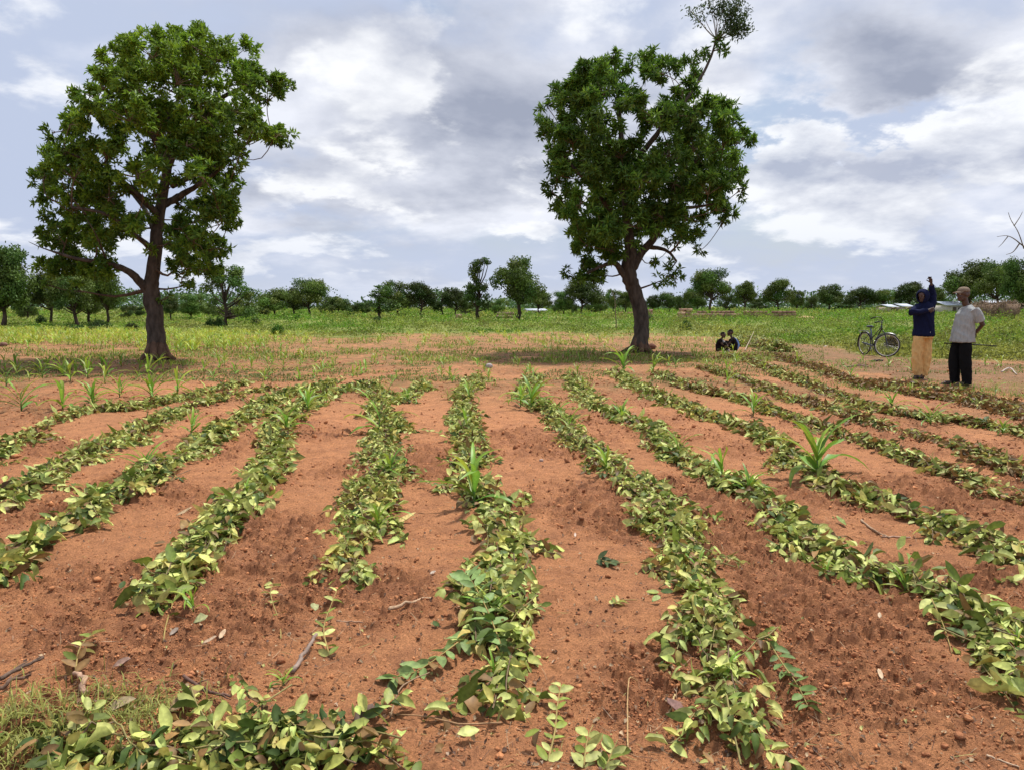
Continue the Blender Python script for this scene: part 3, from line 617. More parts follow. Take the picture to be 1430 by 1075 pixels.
# ------------------------------------------------------------------ weeds and low grass (nobody could count them)
def build_weeds():
    acc = Acc(); n = 30000
    px = rng.uniform(-260, 1690, n); py = 431 + 80 * rng.random(n) ** 1.25
    u, dy, dz = ray(px, py); s = CH / -dz; x = u * s; y = dy * s
    keep = (weedzone(x, y) > rng.random(n) * .9 + .05) & (y < 330); x, y, px, py = x[keep], y[keep], px[keep], py[keep]
    print('weed clumps', len(x))
    z = H(x, y)
    left = sstep(420, 250, px); right = sstep(930, 1020, px)
    lus = np.clip(fbm(x, y, 3.2, 3, 201) * 1.5 - .22, 0, 1); edge = np.interp(px, WB[:, 0], WB[:, 1]) - py
    h = (.12 + .70 * lus * lus * 1.6) * (1 - .72 * left) * (.45 + .55 * sstep(0, 9, edge)) * (1 - .35 * right * sstep(20, 5, edge))
    sc = np.maximum(1, y / 42.0)
    k = 13; m_ = len(x); idx = np.repeat(np.arange(m_), k)
    t = rng.random(m_ * k) ** .7
    spread = (.16 * sc[idx])
    pos = np.stack([x[idx] + rng.normal(size=m_ * k) * spread, y[idx] + rng.normal(size=m_ * k) * spread, z[idx] + t * h[idx] * rng.uniform(.6, 1.15, m_)[idx]], 1)
    d = rdir(m_ * k) + [0, 0, .55]; nn = rdir(m_ * k) * .7 + [0, 0, .8]
    yel = np.clip((fbm(x, y, 4, 3, 211) - .5) * 2.6 + .35 + .55 * right * sstep(22, 6, edge) + .2 * left, 0, 1)[idx, None]
    col = np.array([[.12, .26, .018]]) * (1 - yel) + np.array([[.27, .28, .055]]) * yel
    col = col * (rng.uniform(.5, 1.35, m_)[idx, None]) * rng.uniform(.7, 1.35, (m_ * k, 1))
    L = rng.uniform(.07, .15, m_ * k) * sc[idx]
    leaves(acc, pos, d, nn, L, L * rng.uniform(.28, .5, m_ * k), col, LO, .3, .3)
    tag(acc.build('weeds', M_WEED), kind='stuff')
    # taller bolting stems scattered through
build_weeds()
def grass_patch(name, n, xs, ys, zoneq, hmin, hmax, col, wdt=.004, lean=.5):
    acc = Acc()
    if len(xs) == 0: return
    m_ = len(xs); z = H(xs, ys); h = rng.uniform(hmin, hmax, m_); a = rng.random(m_) * 2 * PI
    ln = rng.uniform(.1, lean, m_); dirx = np.stack([np.cos(a), np.sin(a)], 1)
    b = np.stack([xs, ys, z], 1); side = np.stack([-dirx[:, 1], dirx[:, 0], 0 * a], 1) * (wdt * (.6 + rng.random(m_)))[:, None]
    P1 = b + np.concatenate([dirx * (ln * h * .3)[:, None], (h * .55)[:, None]], 1); P2 = b + np.concatenate([dirx * (ln * h)[:, None], (h * (.95 - .4 * ln))[:, None]], 1)
    V = np.stack([b - side, b + side, P1 + side * .8, P1 - side * .8, P2], 1).reshape(-1, 3); o = np.arange(m_)[:, None] * 5
    C = np.repeat(np.array([col]) * rng.uniform(.6, 1.5, (m_, 1)) * np.array([1, 1, 1]), 5, 0)
    acc.add(V, o + [3, 2, 4], o + [0, 1, 2, 3], C); tag(acc.build(name, M_WEED), kind='stuff')
def scatter_px(n, x0, x1, y0, y1, s, thr, seed):
    px = rng.uniform(x0, x1, n); py = rng.uniform(y0, y1, n); u, dy, dz = ray(px, py); q = CH / -dz; x, y = u * q, dy * q
    k = fbm(x, y, s, 3, seed) > thr; return x[k], y[k]
# low grass films: in the bare field, along the path, and the tuft at the bottom left
x, y = scatter_px(60000, -200, 1150, 462, 535, 1.1, .49, 301); grass_patch('low_grass', 0, x, y, None, .015, .07, (.17, .20, .05), .009, 1.4)
x, y = scatter_px(32000, -220, 1080, 463, 508, 2.2, .54, 305); grass_patch('sparse_grass', 0, x, y, None, .04, .15, (.21, .26, .045), .012, 1.3)
x, y = scatter_px(11000, 1040, 1620, 480, 552, .9, .56, 302); grass_patch('path_grass', 0, x, y, None, .03, .10, (.16, .24, .04), .007, 1.2)
def tuft_zone(n, cx, cy, sx, sy):
    px = rng.normal(cx, sx, n); py = rng.normal(cy, sy, n); u, dy, dz = ray(px, py); q = CH / -dz; return u * q, dy * q
tz = [tuft_zone(600, 80, 1015, 75, 30), tuft_zone(450, 190, 985, 50, 18), tuft_zone(500, 20, 1040, 40, 28), tuft_zone(600, 1385, 537, 38, 7), tuft_zone(700, 1420, 548, 40, 6)]
x = np.concatenate([t[0] for t in tz]); y = np.concatenate([t[1] for t in tz]); grass_patch('grass', 0, x, y, None, .02, .09, (.28, .29, .07), .0020, 1.8)

# ------------------------------------------------------------------ cut leafy branches laid in rows
PALE = np.array([.46, .48, .15]); MID = np.array([.26, .31, .05]); DARK = np.array([.050, .085, .014]); YEL = np.array([.44, .38, .10]); BRN = np.array([.20, .115, .04])
def branch_leaves(fol, stems, p0, d0, L, lift, state, size, hi, pair=True, side_spread=.9, arc=None, droop=.4, stemr=.004):
    """one cut leafy branch lying on the ground from p0 along d0 (world coordinates relative to the object)"""
    n = max(4, int(L / .05)); t = np.linspace(0, 1, n); bend = rng.normal() * .25
    dx, dy = d0; ang = math.atan2(dy, dx) + bend * (t - .3) * 2; st_ = L / n
    xs = p0[0] + np.cumsum(np.cos(ang)) * st_; ys = p0[1] + np.cumsum(np.sin(ang)) * st_
    zs = lift * (np.sin(t * PI) * .6 + .5 * (1 - t)) if arc is None else arc(t)
    pts = np.stack([xs, ys, zs], 1)
    return pts, ang
class MulchRow:
    pass
def lay(fol, stm, O, starts, dirs, Ls, lifts, states, sizes, hi, mound_fn, jit=.52, sr=.0035):
    """vectorised over branches: every branch is a bent stem with opposite leaves"""
    for p0, d0, L, lf, stt, sz in zip(starts, dirs, Ls, lifts, states, sizes):
        n = max(5, int(L / (sz * .55))); t = (np.arange(n) + .5) / n; bend = rng.normal() * .35
        ang = d0 + bend * (t - .3); st_ = L / n
        xs = p0[0] + np.cumsum(np.cos(ang)) * st_; ys = p0[1] + np.cumsum(np.sin(ang)) * st_
        g = H(xs, ys); zs = g + lf * (1 - .55 * t) + .015
        P = np.stack([xs, ys, zs], 1) - O
        if stm is not None:
            tube(stm, P[::max(1, n // 6)] if len(P[::max(1, n // 6)]) > 2 else P, sr, 4, C=(.24, .20, .07) if rng.random() < .6 else (.16, .11, .06), caps=False)
        k = 2; idx = np.repeat(np.arange(n), k); sgn = np.tile([1, -1], n); m_ = n * k
        keep = (rng.random(m_) < .93) & (t[idx] > (rng.uniform(.1, .35) if rng.random() < .5 else 0)); idx, sgn = idx[keep], sgn[keep]; m_ = len(idx)
        T = np.stack([np.cos(ang), np.sin(ang), 0 * ang], 1)[idx]; Sd = np.stack([-np.sin(ang), np.cos(ang), 0 * ang], 1)[idx] * sgn[:, None]
        d = T * rng.uniform(.35, .9, (m_, 1)) + Sd * rng.uniform(.3, 1, (m_, 1)) + np.stack([0 * sgn, 0 * sgn, rng.normal(-.02, .24, m_)], 1)
        nn = np.array([0, 0, 1]) + rng.normal(size=(m_, 3)) * jit
        flip = rng.random(m_) < .62
        pale = PALE if stt[0] < .75 else YEL
        base = np.where(flip[:, None], pale * 1.06 * (1 - stt[1] * .4) + MID * stt[1] * .5, MID * (1 - stt[1]) + DARK * stt[1])
        b = (rng.random(m_) < stt[2] + .06)[:, None]; base = np.where(b, BRN * rng.uniform(.5, 1.5, (m_, 1)), base)
        yl = (rng.random(m_) < .06)[:, None]; base = np.where(yl, YEL, base)
        col = base * rng.uniform(.72, 1.25, (m_, 1)) * rng.uniform(.93, 1.07, (m_, 3))
        LL_ = sz * rng.uniform(.5, 1.35, m_); WW = LL_ * rng.uniform(.42, .58, m_)
        leaves(fol, P[idx] + d * .006, d, nn, LL_, WW, col, HI if hi else LO, rng.uniform(.05, .65, m_), rng.normal(.35, .55, m_), .3 if hi else 0)
def row(label, pts, width, brown=0.1, dens=20, loc_seed=0, mound=.12, size=.078, dark=.55, name='leafy_mulch_row', cat='mulch row', group='rows of cut leafy branches laid on the soil', rev=False, wander=.5, extra_dark=None):
    width *= .86
    W = np.array([G(*p) for p in pts])
    for e, nx_ in ((0, 1), (-1, -2)):
        if 'heap' not in name and not 0 < pts[e][0] < 1430:
            q_ = W[e] + unit(W[e] - W[nx_]) * 1.8; W = np.concatenate([[q_], W]) if e == 0 else np.concatenate([W, [q_]])
    W = spline(W, 60); seg = np.linalg.norm(np.diff(W, axis=0), axis=1); cum = np.concatenate([[0], np.cumsum(seg)]); tot = cum[-1]
    nb = int(tot * dens * 1.6 * width / .38); O = np.array([*W[len(W) // 2], 0.0])
    root = empty(name, O); tag(root, label, cat, group)
    fol, stm = Acc(), Acc()
    s = rng.uniform(.16, tot - .1, nb); ph = rng.random() * 50
    dn = vn(s + ph, s * 0, .55, 401); s = s[(dn + rng.random(len(s)) * .55) > .42]
    s.sort(); wm = lambda q: width * (.55 + .62 * float(vn(np.array([q + ph]), np.array([8.]), .7, 17)[0]))
    far = []
    for q in s:
        x = np.interp(q, cum, W[:, 0]); y = np.interp(q, cum, W[:, 1]); x2 = np.interp(q + .1, cum, W[:, 0]); y2 = np.interp(q + .1, cum, W[:, 1])
        if q + .1 > tot: x2, y2 = x + (x - np.interp(q - .1, cum, W[:, 0])), y + (y - np.interp(q - .1, cum, W[:, 1]))
        a = math.atan2(y2 - y, x2 - x); off = rng.normal() * wm(q) * .27 + (vn(np.array([q + ph]), np.array([3.]), .5, 9)[0] - .5) * width * wander
        x += -math.sin(a) * off; y += math.cos(a) * off; r = math.hypot(x, y); hi = r < 6.5
        u = 1 - min(1, abs(off) / (width * .6)); lf = mound * u * rng.random() 
        L = rng.uniform(.25, .65); loc = vn(np.array([x]), np.array([y]), .6, 431)[0]
        br = brown if not callable(brown) else brown(pix(x, y))
        st_ = (loc * .5 + rng.random() * .5, float(np.clip(rng.normal(dark, .25), 0, 1)), br * rng.uniform(.3, 1.7))
        back = rng.random() < .3
        d0 = a + (PI if back ^ (not rev) else 0) + rng.normal() * (.75 if 'heap' in name else .33)
        st0 = (x - math.cos(d0) * L * .5, y - math.sin(d0) * L * .5)
        lay(fol, stm if (r < 8 and rng.random() < .6) else None, O, [st0], [d0], [L], [lf], [st_], [size * 1.0 * rng.uniform(.75, 1.2) * (1 if r < 8 else 1.12)], hi, None)
    nl_ = int(tot * width * 210 * (dens / 20)); q = rng.uniform(0, tot, nl_); off = rng.normal(size=nl_) * width * (.55 + .62 * vn(q + ph, q * 0 + 8., .7, 17)) * .30 + (vn(q + ph, q * 0 + 3., .5, 9) - .5) * width * wander
    x = np.interp(q, cum, W[:, 0]); y = np.interp(q, cum, W[:, 1]); tx = np.interp(q + .05, cum, W[:, 0]) - np.interp(q - .05, cum, W[:, 0]); ty = np.interp(q + .05, cum, W[:, 1]) - np.interp(q - .05, cum, W[:, 1]); tl = np.hypot(tx, ty) + 1e-6
    x = x - ty / tl * off; y = y + tx / tl * off; kk = vn(q + ph, q * 0, .55, 401) + rng.random(nl_) * .6 > .5; x, y, off = x[kk], y[kk], off[kk]; m_ = len(x)
    z = H(x, y) + .008 + rng.random(m_) * mound * .8 * np.clip(1 - np.abs(off) / (width * .6), 0, 1); d = rdir(m_) * [1, 1, .35]; nn = np.array([0, 0, 1.]) + rng.normal(size=(m_, 3)) * .5
    br = brown if not callable(brown) else .2; rr_ = rng.random(m_); base = np.where((rr_ < .34)[:, None], PALE, np.where((rr_ < .60)[:, None], MID, DARK)); base = np.where((rr_ > .93)[:, None], YEL, base); base = np.where((rng.random(m_) < br * 1.3 + .18)[:, None], BRN * rng.uniform(.4, 1.5, (m_, 1)), base)
    Ls = size * rng.uniform(.6, 1.1, m_); hi = np.hypot(x, y) < 6.5
    for sel, tp in ((hi, HI), (~hi, LO)): leaves(fol, (np.stack([x, y, z], 1) - O)[sel], d[sel], nn[sel], Ls[sel], Ls[sel] * .52, (base * rng.uniform(.75, 1.25, (m_, 1)))[sel], tp, .15, rng.normal(.15, .3, sel.sum()), .1 if tp is HI else 0)
    fol.build('leaves', M_MULCH, root)
    if len(stm.V) > 14: stm.build('stems', M_STEM, root)
    return root
row('row of cut leafy branches farthest left, running off the left edge behind all others', [(-60, 660), (7, 636), (45, 612), (85, 592), (130, 580), (190, 574), (250, 560), (300, 548), (350, 537)], .36)
row('row of cut branches ending at the left edge, next below the farthest left one', [(-60, 735), (5, 698), (50, 680), (90, 655), (120, 638), (170, 618), (215, 596), (260, 575), (320, 558), (380, 545)], .38, .12, 21)
row('long row of cut branches reaching the left edge, its near leaves large and shiny green', [(-40, 815), (5, 795), (60, 760), (105, 733), (150, 700), (190, 678), (225, 655), (270, 632), (300, 610), (340, 588), (380, 562), (430, 545), (470, 537)], .36, .05, 21, size=.088)
row('row left of centre whose near end of big pale leaves lies on open soil', [(205, 855), (240, 812), (270, 775), (300, 745), (330, 712), (360, 680), (383, 650), (388, 620), (390, 600), (405, 578), (435, 560), (470, 548), (520, 538)], .38, .04, 21, size=.085)
row('short row of wilted curled leaves ending in bare stems, just left of the centre row', [(478, 815), (495, 785), (508, 750), (505, 715), (518, 685), (538, 655), (530, 625), (544, 600), (532, 575), (527, 555), (515, 540)], .40, .08, 24, size=.068)
row('small far patch of cut leaves between the wilted row and the centre row', [(566, 562), (580, 550), (592, 538)], .4, .05, 20)
row('centre row of cut leafy branches running straight away from the camera', [(692, 1068), (697, 990), (688, 945), (690, 900), (695, 850), (704, 800), (708, 760), (695, 728), (678, 695), (662, 660), (650, 632), (652, 600), (640, 575), (655, 545), (668, 528)], .36, .08, 20, size=.075)
row('dark gapped row of small rounded leaves, next right of the centre row', [(1068, 1080), (1040, 1010), (1020, 955), (1000, 900), (985, 850), (965, 800), (935, 740), (905, 700), (870, 668), (838, 640), (805, 615), (790, 592), (765, 572), (738, 552), (742, 528)], .40, .12, 26, size=.062, dark=.55)
row('row of cut branches from the top centre to the right edge above the bottom corner', [(1450, 945), (1423, 918), (1380, 885), (1325, 842), (1262, 816), (1200, 788), (1150, 762), (1100, 735), (1048, 700), (1003, 668), (950, 638), (908, 610), (870, 582), (820, 562), (800, 530)], .34, .08, 23, size=.078)
row('row starting beside the big right trunk, shiny green where it meets the right edge', [(1480, 805), (1423, 779), (1375, 755), (1328, 733), (1262, 711), (1196, 687), (1152, 672), (1117, 654), (1086, 628), (1047, 600), (985, 581), (945, 566), (901, 546), (857, 522)], .34, .14, 23, size=.082, dark=.55)
row('row of cut branches leaving the right edge just under the middle height of the field', [(1480, 712), (1423, 694), (1351, 672), (1285, 646), (1218, 620), (1160, 600), (1108, 583), (1047, 562), (976, 546), (919, 524)], .34, .35, 21)
row('mottled row of dry and green leaves, third from the far right corner of the rows', [(1490, 690), (1423, 663), (1373, 638), (1307, 612), (1232, 593), (1144, 569), (1086, 550), (1042, 533), (976, 514)], .32, .5, 20)
row('row of pale wilted leaves passing in front of the feet of the hooded man', [(1490, 625), (1423, 606), (1351, 590), (1285, 584), (1218, 571), (1174, 554), (1108, 528), (1042, 505)], .42, .38, 20)
row('brown withered leaf row in front of the two standing men', [(1500, 605), (1423, 580), (1373, 564), (1307, 553), (1240, 543), (1174, 526), (1110, 506), (1075, 496)], .55, .85, 20, mound=.08)
row('last dry leaf row at the right edge below the man in the cap', [(1480, 575), (1423, 567), (1370, 552), (1300, 541), (1220, 528)], .4, .75, 14, mound=.07)
row('thick heap of large leafy branches along the bottom left corner', [(-60, 1095), (60, 1080), (160, 1060), (240, 1046), (330, 1042), (410, 1046), (470, 1066), (510, 1090)], .42, .10, 27, size=.070, dark=.75, wander=1.0, name='leafy_branch_heap', cat='branch heap', group=None, mound=.16)
row('heap of drying leafy branches on the soil right of the two squatting children', [(1030, 484), (1050, 480), (1072, 487), (1094, 493)], .95, .12, 70, mound=.38, size=.10, name='leafy_branch_heap', cat='branch heap', group=None)
row('scatter of blackened leaves on the soil in front of the two children', [(1000, 503), (1040, 498), (1085, 500)], .5, .75, 12, mound=.06, name='leafy_branch_heap', cat='branch heap', group=None)

# single sprigs lying or standing on their own: each a thing with a stem and its leaves
def sprig(label, px, n, size, up=0, stt=(.4, .4, .05), width=.5, r=.004, noleaf=0.0, flipc=None, cat='sprig'):
    P = [g3(*p[:2]) + [0, 0, p[2] if len(p) > 2 else .015] for p in px]; O = P[0].copy(); P = np.array(P) - O; c = spline(P, max(8, n)); root = empty('leafy_sprig', O); tag(root, label, cat)
    s = Acc(); tube(s, c, np.linspace(r, r * .45, len(c)), 6, C=(.30, .22, .07)); s.build('stem', M_STEM, root, True)
    f = Acc(); q0 = int(len(c) * noleaf); ids = np.repeat(np.arange(q0, len(c)), 2)[:2 * n]; m_ = len(ids); T = unit(np.gradient(c, axis=0))[ids]; sg = np.tile([1, -1], m_)[:m_, None]
    sd = unit(np.cross(T, [0, 0, 1.0])) * sg; d = T * .6 + sd * width * 1.6 + np.array([0, 0, 1]) * rng.normal(.08, .25, (m_, 1)); nn = np.array([0, 0, 1.0]) + rng.normal(size=(m_, 3)) * .4 + (T * -.5 if up else 0)
    fl = rng.random(m_) < .5; base = np.where(fl[:, None], PALE * .95, MID * (1 - stt[1]) + DARK * stt[1]) if flipc is None else np.array([flipc] * m_)
    base = np.where((rng.random(m_) < stt[2])[:, None], BRN, base)
    Ls = size * rng.uniform(.75, 1.15, m_); leaves(f, c[ids], d, nn, Ls, Ls * .5, base * rng.uniform(.8, 1.2, (m_, 1)), HI, .2, rng.normal(.15, .2, m_), .1); f.build('leaves', M_MULCH, root)
sprig('fresh light green leafy branch fanning out left of the centre row', [(700, 905, .05), (680, 870, .09), (660, 840, .10), (650, 815, .08)], 11, .10, stt=(0, .1, 0), flipc=(.20, .30, .09))
sprig('long leafy twig trailing from the centre row toward the lower left', [(690, 850, .05), (660, 885, .05), (625, 910, .03), (585, 930, .02), (550, 945, .015)], 15, .085, flipc=(.19, .27, .08))
sprig('upright yellow stemmed sprig with green leaves at the bottom, right of the centre row', [(765, 1066, 0), (775, 1030, .03), (778, 1000, .06), (783, 975, .08)], 9, .056, up=1, stt=(0, .2, 0))
sprig('short standing leafy sprig at the bottom edge right of the yellow stemmed one', [(815, 1072, 0), (820, 1050, .04), (828, 1030, .05)], 5, .058, up=1, stt=(0, .2, 0))
sprig('leafy sprig cut off by the bottom edge, rightmost of the small ones there', [(845, 1074, 0), (855, 1062, .03), (862, 1052, .05)], 5, .055, up=1)
sprig('single thin twig of neat paired leaves sticking out right from the dark gapped row', [(1068, 905, .06), (1090, 935, .05), (1112, 960, .03), (1128, 990, .015)], 12, .062, stt=(0, .8, 0), flipc=(.13, .20, .05))
sprig('small leafy twig with a long bare stem standing apart left of the wilted row', [(392, 888, .01), (390, 860, .01), (378, 832, .015), (380, 805, .015)], 7, .055, noleaf=.4, cat='sprig')
sprig('curled drying leaf twig beside the pale root in the lower left', [(105, 940, .02), (112, 920, .04), (128, 905, .03)], 8, .065, stt=(0, .4, .4))
sprig('two yellowish stems hanging from the near end of the pale left of centre row', [(228, 890, .01), (232, 865, .02), (245, 835, .04), (255, 810, .06)], 8, .085, noleaf=.45)
sprig('leafy stem with bare yellow foot at the near end of the wilted row', [(460, 910, .01), (452, 885, .02), (456, 860, .03), (470, 835, .05)], 8, .06, noleaf=.1)
sprig('dark leafy twig pair lying alone between the centre row and the dark gapped row', [(835, 782, .02), (855, 785, .02), (880, 786, .02)], 4, .075, stt=(0, 1, 0), flipc=(.06, .09, .025))
sprig('small pale leaf twig lying alone left of the dark gapped row', [(855, 848, .01), (870, 843, .01), (890, 842, .01)], 3, .05)
sprig('short leafy twig poking right from the middle of the centre row', [(720, 862, .04), (745, 858, .04), (765, 850, .04)], 6, .06, stt=(0, .5, 0))
sprig('leafy twig reaching right out of the centre row where it narrows', [(700, 745, .05), (722, 748, .04), (740, 745, .02)], 6, .065, stt=(0, .7, 0))
sprig('withered leafy branch bridging the wilted row and the centre row', [(575, 668, .04), (600, 678, .05), (630, 682, .05), (655, 690, .05)], 14, .06, stt=(0, .6, .2))
sprig('drooping light leaves hanging off the row at the lower right, above the corner', [(1300, 850, .05), (1318, 875, .03), (1330, 905, .01)], 5, .08)
sprig('small dark leafy twig at the right edge between two rows', [(1392, 812, .01), (1410, 818, .01), (1428, 822, .01)], 5, .07, stt=(0, .6, 0))
sprig('leafy twig lying loose under the row that leaves the right edge', [(1075, 752, .02), (1090, 768, .02), (1108, 772, .02)], 6, .06, stt=(0, .6, 0))
sprig('lone leafy twig left of the far end of the dark gapped row', [(588, 600, .02), (610, 605, .03), (630, 605, .03)], 8, .07, stt=(0, .3, .1))
sprig('lying dark twig between the two leftmost rows near the left edge', [(78, 683, .02), (95, 684, .02), (112, 680, .02)], 6, .075, stt=(0, .7, 0))
# ------------------------------------------------------------------ maize
def maize_leaf(acc, base, az, L, th0, droop, wmax, col, seg=7, tw=0):
    t = np.linspace(0, 1, seg + 1); th = th0 - droop * t ** 1.4; st_ = L / seg
    hx = np.concatenate([[0], np.cumsum(np.cos(th[:-1]) * st_)]); hz = np.concatenate([[0], np.cumsum(np.sin(th[:-1]) * st_)])
    az2 = az + tw * t ** 2; cx, sx = np.cos(az2), np.sin(az2); w_ = wmax * np.sin(np.clip(t * .86 + .14, 0, 1) * PI) ** .75 * .5 + .001
    mid = np.stack([base[0] + hx * cx, base[1] + hx * sx, base[2] + hz], 1); side = np.stack([-sx, cx, 0 * cx], 1)
    nrm = np.stack([-np.sin(th) * cx, -np.sin(th) * sx, np.cos(th)], 1); wave = (rng.random(seg + 1) - .5) * w_ * .6
    l = mid + side * w_[:, None] + nrm * (w_ * .35 + wave)[:, None]; r = mid - side * w_[:, None] + nrm * (w_ * .35 - wave)[:, None]
    V = np.stack([l, mid, r], 1).reshape(-1, 3); i = np.arange(seg) * 3
    Q = np.concatenate([np.stack([i, i + 1, i + 4, i + 3], 1), np.stack([i + 1, i + 2, i + 5, i + 4], 1)])
    C = np.repeat(np.array([col]), len(V), 0); C[1::3] = C[1::3] * 1.35; C = C * (1 + .25 * np.repeat(t, 3)[:, None] * [1.2, .3, 0]); acc.add(V, None, Q, C)
MC = np.array([.145, .28, .032])
def maize_parts(h, nl, detailed=True):
    st_ = Acc(); hs = h * .42; tube(st_, [[0, 0, -.02], [.004, 0, hs * .5], [0, .004, hs]], [.011 * h / .5 + .003, .010 * h / .5 + .002, .004], 7, C=(.16, .28, .07)); lv = []
    a0 = rng.random() * 6.28
    for i in range(nl):
        f = i / (nl - 1); a = Acc(); L = h * (.62 + .68 * math.sin((f * .75 + .2) * PI)) * rng.uniform(.85, 1.1)
        maize_leaf(a, (0, 0, hs * (.15 + .85 * f)), a0 + i * PI + rng.normal() * .7, L, R(30 + 48 * f), R(rng.uniform(70, 120)) * (1.0 - .3 * f), h * .125 * (1 - .35 * f * f) * rng.uniform(.8, 1.2), MC * rng.uniform(.75, 1.3) * np.array([rng.uniform(.8, 1.5), 1, 1]), 8 if detailed else 5, rng.normal() * .5)
        lv.append(a)
    return st_, lv
def maize_obj(name, h, nl, detailed=True):
    s, lv = maize_parts(h, nl, detailed)
    if detailed:
        r_ = empty(name, (0, 0, 0)); s.build('stalk', M_MAIZE, r_, True)
        for a in lv: a.build('leaf', M_MAIZE, r_, True)
        return r_
    for a in lv:
        s.add(np.concatenate(a.V), None, a.Q[0], np.concatenate(a.C))
    return s.build(name, M_MAIZE, None, True)
def copytree(o, parent=None):
    c = o.copy(); COL.objects.link(c); c.parent = parent
    for ch in list(o.children): copytree(ch, c)
    return c
MP = [maize_obj('maize_plant', 1.0, n, True) for n in (10, 9, 7, 8)]; used_mp = [False] * 4
NEAR = [ # px, base py, height px, label
 (1140, 664, 86, 'largest maize plant, standing in soil at the row right of centre with broad arching leaves'),
 (662, 695, 78, 'maize clump with many arching leaves in the middle of the centre row'),
 (530, 600, 60, 'upright maize plant at the far part of the wilted row left of centre'),
 (528, 733, 50, 'thin maize plant rising through the wilted row beside a yellow leaf'),
 (545, 665, 42, 'maize plant halfway along the wilted row'),
 (204, 662, 44, 'slim maize plant at the near left, on the long green row'),
 (140, 698, 32, 'small maize shoot at the left on the long green row below the slim one'),
 (268, 610, 38, 'maize plant on the long green row behind the slim one'),
 (400, 604, 42, 'bushy maize plant on the far part of the row left of centre'), (430, 575, 36, 'maize plant next to the bushy one on the row left of centre'),
 (345, 700, 30, 'maize shoot between pale leaves on the row left of centre'), (270, 850, 42, 'broad bladed maize shoot inside the near end of the pale row left of centre'),
 (742, 572, 46, 'largest maize plant in the far group right of centre'), (727, 566, 34, 'left maize plant in the far group right of centre'), (795, 603, 38, 'maize plant with wide leaves just below the far group right of centre'),
 (847, 665, 44, 'maize plant with curved tip on the dark gapped row'), (868, 585, 30, 'maize plant on the row beside the far group, under the big tree trunk'), (780, 580, 26, 'small maize shoot between the two far groups right of centre'),
 (947, 636, 40, 'maize plant where the long right row turns darker'), (1008, 672, 48, 'yellowish maize plant standing on the long right row'), (1045, 694, 42, 'maize plant next below the yellowish one on the long right row'),
 (1052, 578, 36, 'dense maize clump on the row in front of the big plant'), (1012, 950, 50, 'maize plant with bluish left leaf growing through the dark gapped row near the bottom'),
 (1264, 818, 40, 'maize plant on the long right row near the right edge'), (975, 802, 34, 'low maize clump in the dark gapped row'), (688, 862, 44, 'narrow bladed maize shoot in the near part of the centre row'), (690, 935, 36, 'two bladed maize shoot in the nearest part of the centre row'),
 (1418, 900, 36, 'maize shoot at the right edge above the bottom corner'), (395, 952, 30, 'yellow green bent maize shoot alone on the soil near the bottom left heap'), (1300, 590, 34, 'maize plant on the pale row in front of the man in the cap'),
 (1188, 528, 22, 'upright maize shoot on bare soil left of the hooded man'), (1337, 556, 15, 'maize shoot just left of the feet of the man in the cap'), (1245, 572, 28, 'maize plant in the brown withered row below the hooded man'),
 (1155, 798, 20, 'tiny maize shoot on the long right row'), (650, 600, 34, 'maize plant in the far third of the centre row'), (655, 560, 30, 'maize plant near the far end of the centre row'), (570, 560, 22, 'maize shoot in the small far patch of leaves'),
 (30, 575, 46, 'tall maize plant at the left edge before the farthest left row'), (88, 575, 44, 'maize plant right of the tall one at the left edge'), (212, 558, 42, 'tall maize plant on the farthest left row'), (130, 570, 36, 'maize plant between two others on the farthest left row'),
 (870, 520, 36, 'tall maize plant directly below the big right trunk'), (1270, 785, 16, 'tiny maize shoot just above the long right row'), (912, 520, 26, 'maize plant right of the one below the big right trunk'), (1400, 605, 24, 'maize plant at the right edge in the pale row'), (1390, 545, 18, 'maize shoot right of the man in the cap'),
]
cntm = 0
for i, (px, py, hp, label) in enumerate(NEAR):
    p = g3(px, py); h = hp / ppm(p[1]) * .98; k = i % 4
    if used_mp[k]: o = copytree(MP[k])
    else: o = MP[k]; used_mp[k] = True
    o.location = p; o.scale = (h, h, h); o.rotation_euler = (0, 0, rng.random() * 6.28); tag(o, label, 'maize plant', 'young maize plants'); cntm += 1
def field_maize():
    P = []; dirx = -.084
    for k in range(-45, 40):
        y = 10.8
        while y < 52:
            y += .42 * rng.uniform(.7, 1.4); x = (-.1 + k * .87) + dirx * y + rng.normal() * .07
            px, py = pix(x, y)
            if px < -60 or px > 1500: continue
            pr = .8 if px < 330 else .5
            if px < 330 and 484 < py < 510: pr = .2
            if px > 330 and py < 500: pr = .42
            if px > 1040 and py < 545: pr = .10 if py > 505 else 0
            if 540 < py: pr *= .30 if px > 330 else .9 if py < 575 else .1
            if weedzone(np.array([x]), np.array([y]))[0] > .3: pr = 0
            if vn(np.array([x]), np.array([y]), 2.2, 501)[0] < .34: pr *= .25
            if rng.random() < pr: P.append((x, y, math.hypot(x, y), px))
    for k in range(1500):
        px, py = rng.uniform(-60, 430), rng.uniform(464, 500); x, y = G(px, py)
        if vn(np.array([x]), np.array([y]), 2.5, 503)[0] > .25 + .3 * (py > 484): P.append((x, y, math.hypot(x, y) + 100, px))
    P.sort(key=lambda t: t[2]); return P
FP = field_maize(); print('field maize', len(FP))
protos = [maize_obj('maize_seedling', 1.0, n, False) for n in (5, 6, 7, 5, 6)]
LBL = 'small maize seedling in the thinly sown field between the mulch rows and the weeds'
nthing = 300 - cntm
